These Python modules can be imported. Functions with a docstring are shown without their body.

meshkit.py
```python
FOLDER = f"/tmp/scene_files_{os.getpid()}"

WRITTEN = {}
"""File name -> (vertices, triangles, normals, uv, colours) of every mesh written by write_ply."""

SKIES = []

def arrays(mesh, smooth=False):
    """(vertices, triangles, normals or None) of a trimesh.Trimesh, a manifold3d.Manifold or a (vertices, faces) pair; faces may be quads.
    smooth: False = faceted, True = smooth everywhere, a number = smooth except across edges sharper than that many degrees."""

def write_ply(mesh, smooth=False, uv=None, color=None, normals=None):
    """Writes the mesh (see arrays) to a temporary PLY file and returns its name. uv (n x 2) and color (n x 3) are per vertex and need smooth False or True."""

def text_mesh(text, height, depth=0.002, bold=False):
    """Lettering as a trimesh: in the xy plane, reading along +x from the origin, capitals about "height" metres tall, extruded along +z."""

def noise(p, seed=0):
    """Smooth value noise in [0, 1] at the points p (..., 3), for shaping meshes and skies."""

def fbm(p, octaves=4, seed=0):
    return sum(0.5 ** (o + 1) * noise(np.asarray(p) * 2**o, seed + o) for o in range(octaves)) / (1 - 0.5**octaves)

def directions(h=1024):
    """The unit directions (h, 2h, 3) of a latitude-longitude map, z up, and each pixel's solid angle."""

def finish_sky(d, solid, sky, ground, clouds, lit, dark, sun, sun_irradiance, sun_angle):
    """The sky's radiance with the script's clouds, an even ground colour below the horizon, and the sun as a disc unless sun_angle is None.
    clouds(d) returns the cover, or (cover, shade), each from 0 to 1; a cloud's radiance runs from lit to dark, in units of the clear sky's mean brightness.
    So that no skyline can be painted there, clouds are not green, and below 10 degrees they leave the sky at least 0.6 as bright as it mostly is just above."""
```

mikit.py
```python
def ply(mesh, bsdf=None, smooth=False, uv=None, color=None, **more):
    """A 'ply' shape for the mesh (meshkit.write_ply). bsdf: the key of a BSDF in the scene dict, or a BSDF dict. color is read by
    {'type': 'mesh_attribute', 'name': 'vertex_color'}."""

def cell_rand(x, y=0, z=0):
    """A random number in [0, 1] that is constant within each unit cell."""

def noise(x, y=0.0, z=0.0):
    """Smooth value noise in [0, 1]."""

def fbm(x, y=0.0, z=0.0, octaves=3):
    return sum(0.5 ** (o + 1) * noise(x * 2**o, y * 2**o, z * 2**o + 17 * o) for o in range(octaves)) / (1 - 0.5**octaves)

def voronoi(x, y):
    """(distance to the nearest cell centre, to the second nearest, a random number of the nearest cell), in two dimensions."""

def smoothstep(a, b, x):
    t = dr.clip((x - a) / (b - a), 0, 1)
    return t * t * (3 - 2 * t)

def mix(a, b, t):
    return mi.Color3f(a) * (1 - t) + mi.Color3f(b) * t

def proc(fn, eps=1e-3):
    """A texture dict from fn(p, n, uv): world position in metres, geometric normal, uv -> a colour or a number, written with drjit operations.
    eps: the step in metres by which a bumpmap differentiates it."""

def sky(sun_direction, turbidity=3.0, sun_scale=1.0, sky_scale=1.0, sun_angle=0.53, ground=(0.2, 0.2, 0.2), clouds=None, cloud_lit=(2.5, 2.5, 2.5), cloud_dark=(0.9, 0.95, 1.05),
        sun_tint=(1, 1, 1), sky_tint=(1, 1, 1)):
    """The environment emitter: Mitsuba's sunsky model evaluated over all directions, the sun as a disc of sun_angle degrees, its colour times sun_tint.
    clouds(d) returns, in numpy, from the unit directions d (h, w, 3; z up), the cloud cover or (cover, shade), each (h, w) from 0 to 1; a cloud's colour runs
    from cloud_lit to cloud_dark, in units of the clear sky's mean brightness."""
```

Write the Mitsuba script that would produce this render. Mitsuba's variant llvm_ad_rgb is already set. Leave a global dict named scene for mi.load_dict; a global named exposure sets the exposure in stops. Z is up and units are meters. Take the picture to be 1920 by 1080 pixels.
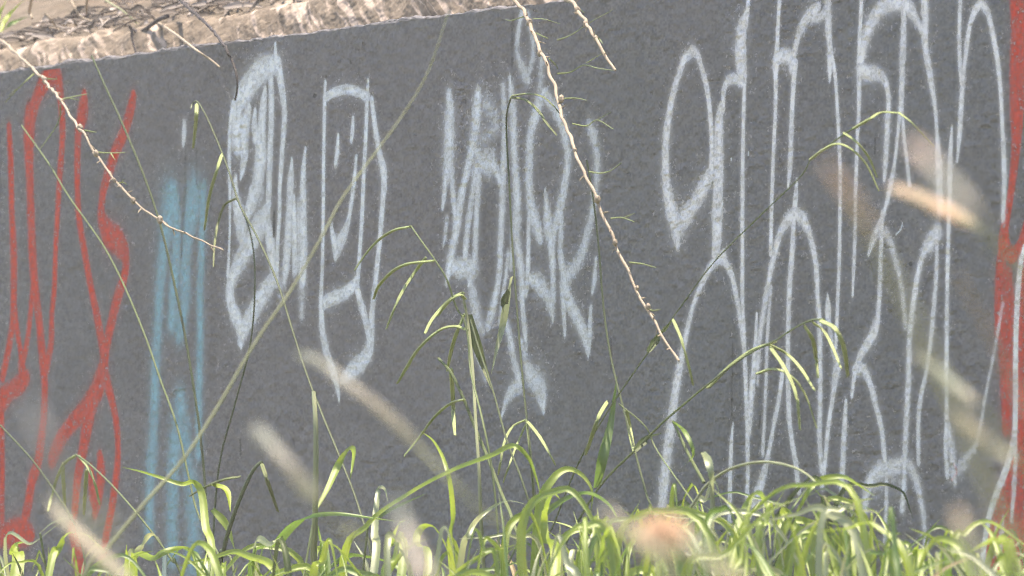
import math, random
import numpy as np, trimesh, mitsuba as mi, drjit as dr
import mikit, meshkit
from shapely.geometry import LineString, Point, Polygon
from shapely.ops import unary_union

# ---------------------------------------------------------------- camera, sky, exposure
CAM=[10.8903, -5.04, 0.5]; TGT=[0.006, -0.0028, 0.8974]; FOV=5.49618; TOP=1.2201
T = mi.ScalarTransform4f
scene = {'type': 'scene'}
labels = {}
scene['camera'] = {'type': 'thinlens', 'fov': FOV, 'fov_axis': 'x', 'aperture_radius': .0098, 'focus_distance': 11.85,
                   'near_clip': .1, 'far_clip': 2000., 'to_world': T().look_at(origin=CAM, target=TGT, up=[0, 0, 1])}
scene['sky'] = mikit.sky([.04, .05, .99], turbidity=4, sky_tint=(1.10, 1.0, .90))
exposure = 2.84
ADDED_HAZE = .0044  # density of the added haze that lifts the dark tones

rng = np.random.default_rng(11)
R_ = random.Random(5)
fbm, noise, sst, mix = mikit.fbm, mikit.noise, mikit.smoothstep, mikit.mix

GRAFFITI=[
["tall red letters with pointed feet at the left end of the wall",[
["R",1.0,0.5,[-1502,1144,80,-1496,1103,96,-1492,1036,95,-1487,1003,111,-1485,956,111,-1488,902,95,-1501,869,95,-1515,843,96,-1522,833,96]],
["R",1.0,0.5,[-1485,929,79,-1474,889,79,-1462,862,79,-1458,841,127]],
["R",1.0,0.5,[-1433,1159,159,-1435,1141,190,-1436,1114,159,-1433,1081,127,-1429,1034,127,-1423,980,127,-1415,940,127,-1402,900,111,-1392,860,126,-1383,820,110,-1386,780,110,-1395,747,126,-1405,721,126,-1424,701,127,-1438,668,127,-1454,642,127]],
["R",1.0,0.5,[-1433,1151,174,-1414,1173,142,-1391,1192,142,-1361,1205,174,-1342,1198,142,-1332,1173,110,-1326,1129,94,-1335,1077,94,-1342,1031,79,-1348,985,79,-1352,938,79,-1360,905,79,-1362,872,95,-1376,840,95]],
["R",1.0,0.5,[-1423,937,79,-1432,901,79,-1441,874,79,-1455,848,79]],
["R",1.0,0.5,[-1442,829,111,-1460,823,143,-1491,814,143,-1523,804,175]],
["R",1.0,0.5,[-1527,810,96,-1525,763,96,-1523,716,96,-1525,676,96,-1521,636,96]],
["R",1.0,0.5,[-1523,632,159,-1485,634,207,-1450,636,206,-1424,633,95]],
["R",1.0,0.5,[-1294,640,125,-1276,614,172,-1268,594,172,-1268,568,141]]]],
["red letter of crossing bands with a bent top stroke, left of the blue paint",[
["R",1.0,0.5,[-1256,1172,94,-1261,1152,172,-1275,1127,110,-1278,1074,94,-1274,1028,94,-1261,995,94,-1243,955,94,-1226,921,94,-1205,881,109,-1192,852,125,-1193,822,140]],
["R",1.0,0.5,[-1100,1164,93,-1108,1149,124,-1130,1121,124,-1154,1102,124,-1170,1083,125,-1192,1058,109,-1201,1032,109,-1197,1016,140,-1179,1000,187,-1146,988,186,-1128,976,140,-1123,957,109,-1133,938,109,-1150,919,124,-1166,894,124,-1182,868,125,-1190,848,140,-1195,822,171]],
["R",1.0,0.5,[-1195,829,187,-1217,806,187,-1251,787,156,-1303,765,126,-1337,746,142,-1358,727,142]],
["R",1.0,0.5,[-1224,800,156,-1238,784,188,-1246,764,172,-1260,732,141,-1277,699,125,-1285,660,110]],
["R",1.0,0.5,[-1185,822,125,-1163,789,93,-1151,763,93,-1147,730,93,-1154,697,109,-1169,658,109,-1186,626,109,-1196,606,93]],
["R",1.0,0.5,[-1205,727,94,-1201,711,140,-1203,695,140,-1212,675,140,-1220,658,94]],
["R",1.0,0.5,[-1234,712,78,-1227,685,140,-1220,666,94]]]],
["pale blue sprayed bars beside the red letters",[
["B",1.0,0.9,[-980,1048,77,-985,1031,215,-991,1011,200,-1006,973,138,-1016,928,123,-1021,890,123,-1029,838,123,-1032,799,123,-1035,760,123,-1042,715,139,-1047,670,123,-1048,631,123]],
["B",1.0,0.9,[-975,1043,123,-965,1010,123,-966,965,123,-975,914,123,-979,885,123]],
["B",1.0,0.9,[-913,1050,92,-912,1031,229,-930,996,153,-937,952,138,-940,913,138,-948,871,77]],
["B",1.0,0.9,[-883,1043,92,-886,1001,92,-889,950,92,-893,912,92,-892,873,92,-894,835,92,-896,784,92,-897,726,92]],
["B",0.85,0.9,[-966,894,123,-955,868,107,-945,887,123]],
["B",1.0,0.95,[-953,794,123,-956,765,199,-971,721,169,-977,663,153,-979,605,153]],
["B",0.85,0.95,[-941,759,168,-930,714,168,-913,668,199,-913,591,198]],
["W",1.0,0.7,[-941,1124,54,-942,1113,69,-944,1100,46]]]],
["pale blue-white letter A with a filled top and a pointed foot",[
["W",1.0,0.5,[-667,1207,30,-666,1192,75,-664,1180,135]],
["W",1.0,0.5,[-662,1183,135,-684,1181,165,-708,1177,196,-740,1164,196,-769,1148,182,-782,1134,151]],
["W",1.0,0.5,[-659,1184,105,-651,1163,105,-643,1141,90,-639,1122,75,-643,1100,75,-648,1068,75,-653,1037,60,-654,1006,60,-659,974,60,-662,940,68]],
["W",1.0,0.5,[-777,1141,136,-783,1122,197,-778,1106,257,-775,1094,182]],
["W",1.0,0.5,[-793,1141,61,-802,1113,61,-804,1075,61,-802,1043,53,-802,998,38,-805,960,38,-808,938,61]],
["W",1.0,0.5,[-746,1133,91,-753,1120,136,-764,1105,212,-765,1097,197,-759,1079,121,-764,1062,76,-770,1051,30]],
["W",1.0,0.5,[-697,1154,60,-702,1137,105,-707,1112,136,-710,1093,181,-711,1071,181,-719,1043,166,-737,1021,151,-751,1008,106]],
["W",1.0,0.5,[-727,1129,60,-729,1113,91,-724,1100,121]],
["W",1.0,0.5,[-680,1168,90,-678,1133,90,-681,1095,90,-684,1057,90,-687,1026,90,-690,1001,105]],
["W",0.55,0.5,[-708,1052,121,-708,1030,121,-714,1011,121]],
["W",1.0,0.5,[-785,1052,61,-786,1033,106,-778,1013,151,-768,997,197,-765,981,121]],
["W",1.0,0.5,[-735,1034,106,-745,1014,106]],
["W",1.0,0.5,[-697,1002,196,-721,989,211,-746,971,166,-772,953,166,-794,934,136,-802,919,136,-796,899,136,-778,881,136,-768,864,91,-768,850,38]],
["W",1.0,0.5,[-689,991,135,-679,965,135,-670,943,135,-665,927,105]],
["W",1.0,0.5,[-671,930,105,-689,918,150,-709,906,151,-736,888,151,-759,873,136,-770,857,91]]]],
["pale blue-white letter of thin spikes beside the letter A",[
["W",1.0,0.5,[-618,1068,30,-621,1042,105,-624,1011,120,-629,973,120,-634,945,120,-640,926,75]],
["W",1.0,0.5,[-612,1023,60,-610,979,90,-609,938,90]],
["W",1.0,0.5,[-578,1079,30,-584,1053,75,-585,1022,105,-584,984,119,-585,947,134,-587,922,104]],
["W",0.6,0.9,[-587,928,119,-588,903,119,-588,884,75]],
["W",0.7,0.5,[-598,1016,90,-598,978,90,-598,941,90]],
["W",0.5,0.9,[-645,930,105,-649,911,105]]]],
["pale blue-white letter D with thin uprights and two dots inside",[
["W",1.0,0.5,[-520,1154,37,-522,1138,54,-523,1113,54,-525,1063,54,-526,1001,54,-528,951,51,-531,914,59,-532,892,74,-528,864,89,-518,841,89,-501,819,89,-486,801,74,-480,781,30]],
["W",1.0,0.45,[-522,1136,62,-497,1141,62,-459,1143,68,-425,1138,68,-398,1131,68]],
["W",1.0,0.5,[-398,1150,37,-401,1120,59,-405,1077,59,-410,1040,59,-414,997,63,-420,960,59,-425,929,66,-429,911,59]],
["W",1.0,0.5,[-387,1127,59,-377,1094,74,-364,1063,73,-354,1045,103,-352,1029,88,-357,1001,73,-363,970,73,-369,946,73,-376,915,74,-384,891,74,-387,872,88]],
["W",1.0,0.5,[-440,1108,44,-442,1094,59,-445,1084,52]],
["W",1.0,0.5,[-483,1090,37,-486,1071,67,-491,1057,52]],
["W",1.0,0.5,[-431,1063,37,-437,1035,59,-445,1010,59,-454,989,67,-466,974,104,-480,963,119,-489,953,89,-491,946,37]],
["W",1.0,0.5,[-502,984,45,-498,972,74,-489,959,119]],
["W",1.0,0.5,[-431,919,74,-443,912,89,-474,904,96,-501,900,96,-523,896,89]],
["W",1.0,0.5,[-431,914,74,-420,895,88,-408,878,88,-397,859,88,-391,841,88]],
["W",1.0,0.5,[-387,878,88,-388,857,103,-394,838,118,-413,825,125,-437,818,133,-461,808,89,-474,804,44]]]],
["hazy pale letter M with sagging strokes in the middle of the wall",[
["W",0.85,0.7,[-171,1123,87,-169,1098,145,-172,1061,159,-172,1034,159]],
["W",0.85,0.7,[-180,1031,72,-184,1010,72,-189,996,44]],
["W",0.85,0.7,[-164,1030,87,-158,1003,72,-152,978,87]],
["W",0.7,0.8,[-177,981,58,-181,964,58,-187,951,29]],
["W",0.9,0.7,[-92,1120,101,-97,1091,144,-105,1066,130,-117,1042,101,-131,1017,87,-142,998,116,-149,975,116,-159,951,101,-169,930,116,-178,909,43]],
["W",0.5,0.95,[-72,1108,144,-50,1095,172,-46,1080,144,-69,1072,115,-91,1065,144]],
["W",0.75,0.85,[-102,1058,130,-86,1045,173,-60,1041,172,-43,1032,100,-29,1016,72]],
["W",0.85,0.7,[-97,1037,130,-105,1013,86,-114,986,87,-123,962,87,-127,932,87]],
["W",0.85,0.7,[-91,1024,115,-95,991,86,-98,961,86,-101,937,86,-108,918,115,-117,904,43]],
["W",0.85,0.7,[-21,1070,86,-23,1031,93,-26,995,93,-29,965,93,-32,941,86,-34,917,86,-43,893,86,-55,869,100,-65,857,86]],
["W",0.6,0.8,[-23,1124,86,-21,1094,86,-21,1064,86]],
["W",0.85,0.75,[-169,929,101,-137,924,130,-102,925,130]],
["W",0.7,0.75,[-115,913,87,-104,889,130,-92,864,144,-79,852,86]],
["W",0.35,1.0,[-108,889,202,-101,864,202]],
["W",0.75,0.75,[-10,937,57,-17,910,57,-26,886,57,-32,862,57]],
["W",0.5,0.9,[-115,859,72,-101,837,72,-82,809,72,-70,794,43]]]],
["hazy pale letter of crossed strokes with a loop, right of the letter M",[
["W",0.75,0.8,[36,1217,100,24,1200,64,16,1182,71,14,1164,71,23,1149,86,36,1136,114,44,1129,57]],
["W",0.7,0.8,[43,1202,71,54,1180,71,57,1162,71,50,1145,71,40,1133,71]],
["W",0.55,0.9,[80,1152,85,77,1128,100,71,1105,85]],
["W",0.85,0.75,[-4,1132,72,1,1105,100,4,1072,100,7,1042,100,11,1014,114,14,984,129,11,960,129,17,939,100,24,918,100,29,891,100]],
["W",0.75,0.75,[0,964,57,-1,940,57,-4,922,57]],
["W",0.85,0.7,[74,1105,114,61,1087,114,50,1069,114,46,1040,114,46,1007,114,51,986,128,63,968,142,75,951,85]],
["W",0.85,0.7,[46,980,64,44,950,64,43,926,64,40,902,71,38,889,43]],
["W",0.85,0.75,[85,1113,85,106,1100,99,123,1087,99,137,1069,99,147,1048,99,148,1033,99,141,1012,99,134,994,99,123,976,113,113,960,113,105,945,99]],
["W",0.85,0.7,[88,1004,28,92,987,85,97,966,128,104,942,113,108,918,85,109,882,85]],
["W",0.85,0.7,[130,977,78,129,947,78,129,932,78,136,911,99,144,887,127,162,869,113,180,852,113,194,836,99,201,816,28]],
["W",0.75,0.8,[204,1072,84,218,1054,98,224,1027,98,219,997,84,212,977,84,203,957,99,189,935,99,169,918,113,144,905,127]],
["W",0.85,0.65,[221,922,42,217,900,70,212,887,42]],
["W",0.8,0.7,[208,870,42,205,844,70,203,821,42]],
["W",0.85,0.75,[47,907,71,71,900,128,92,888,114,105,871,99,109,857,28]],
["W",0.85,0.65,[133,894,71,137,870,71,140,842,42]],
["W",0.85,0.65,[26,897,71,29,870,71,34,849,71,38,828,43]],
["W",0.8,0.75,[-21,868,57,-11,853,86,0,829,86,10,807,86,19,792,114]],
["W",0.8,0.75,[26,837,57,36,816,86,50,797,142,71,787,171,84,775,99,84,757,43]],
["W",0.8,0.7,[21,789,114,0,782,100,-16,771,72,-27,754,29]],
["W",0.7,0.7,[57,791,85,74,771,85,84,755,28]]]],
["white oval loop with a thick upright and a long falling tail, left in the big white tag",[
["V",1.0,0.7,[465,1141,69,446,1133,69,433,1117,69,420,1100,69,410,1079,83,402,1055,97,399,1026,97,401,1002,111,407,983,125,418,965,152,426,949,138,429,932,69]],
["V",1.0,0.6,[465,1142,69,480,1136,62,490,1121,55,501,1103,62,509,1079,62,514,1050,62,515,1027,62,513,1006,82]],
["V",1.0,0.7,[513,1006,96,497,994,124,481,982,124,464,970,124,442,959,152,426,948,125]],
["V",1.0,0.35,[537,1080,41,533,1063,110,532,1032,137,531,1003,137,528,963,137,527,937,130,523,919,96]],
["V",1.0,0.6,[543,1074,55,544,1093,55,554,1104,62,573,1106,68,593,1100,68]],
["V",1.0,0.4,[606,1195,55,603,1179,55,597,1168,96,588,1155,137,586,1133,150,589,1109,137]],
["V",1.0,0.6,[596,1109,55,593,1064,49,591,1018,55,590,960,55,590,914,55,590,868,55,594,822,55,598,776,55,601,736,55,603,685,55,600,639,55,599,605,55]],
["V",1.0,0.7,[543,915,96,523,911,69,497,894,55,470,866,55,450,832,69,434,797,90,419,757,111,407,717,125,396,676,125,388,638,111]],
["V",1.0,0.7,[539,915,62,561,898,62,574,875,62,585,846,61,594,817,61]]]],
["white zigzag of thin lines and pointed arches in the middle of the big white tag",[
["V",1.0,0.5,[682,1191,49,677,1160,49,675,1134,61,672,1118,95,671,1100,54,671,1071,49,665,1015,49,661,958,49,659,915,49]],
["V",1.0,0.6,[672,1122,75,691,1125,95,709,1120,95]],
["V",1.0,0.6,[709,1111,81,718,1131,68,727,1146,68,740,1158,81,755,1167,81,773,1172,67]],
["V",0.8,0.6,[749,1164,67,774,1162,67,796,1165,67]],
["V",1.0,0.5,[717,1115,81,714,1092,61,710,1058,61,708,1033,61,705,1004,61,701,985,27]],
["V",1.0,0.6,[796,1184,81,797,1156,87,800,1133,67,802,1113,81,800,1093,27]],
["V",1.0,0.5,[803,1125,46,813,1099,46,818,1065,46,822,1031,46,825,991,46,824,940,46,823,907,46,820,873,46,817,839,46,814,811,46]],
["V",1.0,0.5,[876,1180,45,872,1141,53,870,1107,67,869,1062,48,865,1023,45,862,984,45,860,939,45,858,906,45,854,864,27]],
["V",1.0,0.5,[722,991,27,718,967,68,714,944,61,710,910,68,704,876,68,701,842,61,700,808,61,701,774,61,703,740,61,710,712,61,719,689,61,726,660,61]],
["V",1.0,0.75,[719,954,81,700,949,81,683,937,68,672,920,68,659,898,68,650,875,68,639,847,68,631,821,68,626,793,68]],
["V",1.0,0.75,[723,954,81,738,948,81,752,932,67,764,909,61,770,886,61,772,863,61,776,840,61,777,795,61,777,750,61,775,716,61,781,682,60]],
["V",0.8,0.6,[659,878,48,653,844,48,650,821,48,648,787,48,644,741,48,639,701,48]],
["V",1.0,0.6,[625,851,27,622,822,54,617,788,68,609,753,82,605,725,68]],
["V",0.7,0.6,[630,822,41,627,776,41]],
["V",1.0,0.6,[689,792,54,678,758,54,665,729,54,653,701,54,640,676,82,626,656,109,616,645,82]],
["V",1.0,0.5,[566,734,27,561,697,55,558,639,55,557,616,55]],
["V",1.0,0.4,[795,865,27,796,851,81,796,840,67]],
["V",0.75,0.7,[796,845,54,803,823,54,813,801,80,818,786,94]],
["V",1.0,0.7,[817,789,107,808,761,54,796,727,54,789,693,54,782,665,54]]]],
["white upper arches of the big white tag, right of the zigzag",[
["V",1.0,0.7,[946,1168,106,925,1165,106,906,1155,107,890,1141,120,879,1124,107,871,1104,80,869,1091,53]],
["V",1.0,0.75,[946,1168,93,970,1166,106,988,1158,93,1005,1145,66,1019,1133,53]],
["V",1.0,0.7,[871,1101,94,894,1096,93,916,1094,80,931,1086,66,938,1068,53,936,1043,66,932,1009,66,928,984,40]],
["V",1.0,0.6,[974,1175,66,973,1136,73,970,1102,73,968,1069,66,961,1036,46,953,1003,40,943,978,60,930,953,47,915,934,60,902,921,67,891,906,27]],
["V",0.85,0.6,[969,1058,45,974,1024,45,980,1002,45,986,976,45]],
["V",1.0,0.6,[1021,1172,92,1022,1144,92,1022,1122,79,1029,1100,73,1037,1077,66,1045,1054,53,1049,1027,46,1053,999,79,1054,974,79,1056,949,79]],
["V",1.0,0.6,[1103,1168,52,1100,1129,52,1101,1101,52,1105,1076,52]],
["V",1.0,0.6,[1148,1157,59,1134,1148,59,1123,1133,52,1116,1112,59,1109,1085,52,1104,1052,59,1100,1024,59,1095,996,26]],
["V",1.0,0.6,[1147,1157,59,1163,1147,59,1174,1125,59,1185,1097,59,1191,1070,52,1195,1037,47,1199,998,59,1200,965,59,1197,933,59]],
["V",1.0,0.5,[1083,1032,26,1079,998,59,1077,954,53,1074,910,53,1072,865,47,1071,832,53,1070,777,53,1070,733,53,1068,700,53,1072,672,53]],
["V",0.75,0.8,[1074,727,39,1079,703,92,1083,680,105,1089,664,52]],
["V",0.55,0.9,[1134,702,39,1115,689,92,1098,676,92]],
["V",0.6,0.7,[1196,845,39,1175,791,39,1158,753,39,1146,721,39,1133,696,39]]]],
["white lower arches of the big white tag, dipping behind the grass",[
["V",0.7,0.8,[902,924,53,924,929,80,940,920,66,951,903,66,962,883,66,971,857,66,977,829,66]],
["V",1.0,0.6,[924,948,53,922,926,53,919,898,53,918,876,53,915,851,53,908,828,80,890,813,80,872,800,67,859,782,53,852,759,40]],
["V",1.0,0.7,[860,785,80,878,786,80,895,770,60,908,747,60,920,725,60,927,697,60,932,677,60]],
["V",1.0,0.6,[838,752,40,833,715,67,829,670,67,825,645,67]],
["V",1.0,0.8,[1049,923,118,1034,915,105,1020,905,66,1006,884,66,998,862,66,990,835,66,985,807,66,983,768,66,979,735,66,975,696,66,973,668,66,969,640,66]],
["V",0.9,0.6,[1049,919,53,1048,888,53,1043,855,53,1034,811,53,1023,778,53,1012,754,53,1006,729,53,1006,687,53]],
["V",1.0,0.85,[882,639,80,889,661,93,905,674,106,930,680,106,960,683,93]],
["V",0.85,0.85,[967,688,66,985,682,93,1001,668,79,1012,645,66,1019,621,66,1021,596,66]],
["V",0.4,1.0,[905,661,186,923,669,213,960,668,212]],
["V",0.8,0.7,[932,674,53,932,641,53,929,607,53]]]],
["big red letter outlined in white at the right end of the wall",[
["R",1.0,0.35,[1228,1161,169,1232,1122,169,1230,1084,182,1229,1046,169,1227,1013,117,1222,986,91,1214,957,78,1203,930,91,1196,908,104]],
["R",1.0,0.35,[1203,927,65,1203,908,91,1214,895,104,1232,901,78,1249,920,91]],
["R",1.0,0.5,[1196,900,104,1191,873,117,1189,846,117,1190,818,117]],
["R",0.9,0.6,[1206,872,130,1205,840,208,1205,801,195,1206,763,169,1205,720,117]],
["R",1.0,0.35,[1243,893,130,1238,860,117,1236,806,130,1236,752,130,1236,708,142]],
["R",1.0,0.3,[1229,719,130,1219,676,182,1207,649,260,1201,619,338,1193,589,416,1190,556,442]],
["R",1.0,0.3,[1240,708,181,1240,665,181,1237,632,233,1233,588,259]],
["X",1.0,0.4,[1244,901,52,1235,882,65,1229,850,65,1225,806,65,1224,752,65,1223,719,65,1217,699,71,1203,676,71,1184,654,72,1168,633,65,1157,608,65,1150,578,65]],
["X",0.8,0.7,[1223,719,52,1224,687,52,1220,654,58,1215,624,39]],
["X",0.8,0.6,[1196,627,26,1193,608,65,1188,586,52]],
["X",0.7,0.6,[1181,619,26,1174,589,39]]]],
["thin dark drips and stains running down the wall",[  # soft dark lines and patches, one drip, a few white and red flecks
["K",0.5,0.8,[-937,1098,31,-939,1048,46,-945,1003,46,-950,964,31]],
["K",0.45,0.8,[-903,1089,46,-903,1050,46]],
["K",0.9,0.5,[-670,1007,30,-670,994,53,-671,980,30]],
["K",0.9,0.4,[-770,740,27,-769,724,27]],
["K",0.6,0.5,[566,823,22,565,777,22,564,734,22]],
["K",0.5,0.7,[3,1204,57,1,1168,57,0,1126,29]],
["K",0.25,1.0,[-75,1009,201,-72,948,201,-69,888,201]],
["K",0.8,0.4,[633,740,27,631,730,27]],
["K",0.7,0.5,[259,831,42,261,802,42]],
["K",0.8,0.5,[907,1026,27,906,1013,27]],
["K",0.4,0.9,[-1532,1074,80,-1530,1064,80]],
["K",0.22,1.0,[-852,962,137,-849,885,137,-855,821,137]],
["W",1.0,0.3,[605,1025,16,605,1023,16]],
["W",1.0,0.3,[563,1020,16,563,1019,16]],
["W",0.8,0.3,[970,936,13,965,929,13,955,925,13]],
["W",0.9,0.3,[542,975,19,540,970,19]],
["R",0.6,0.5,[1086,683,20,1093,675,20,1082,667,20]]]]]

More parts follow.
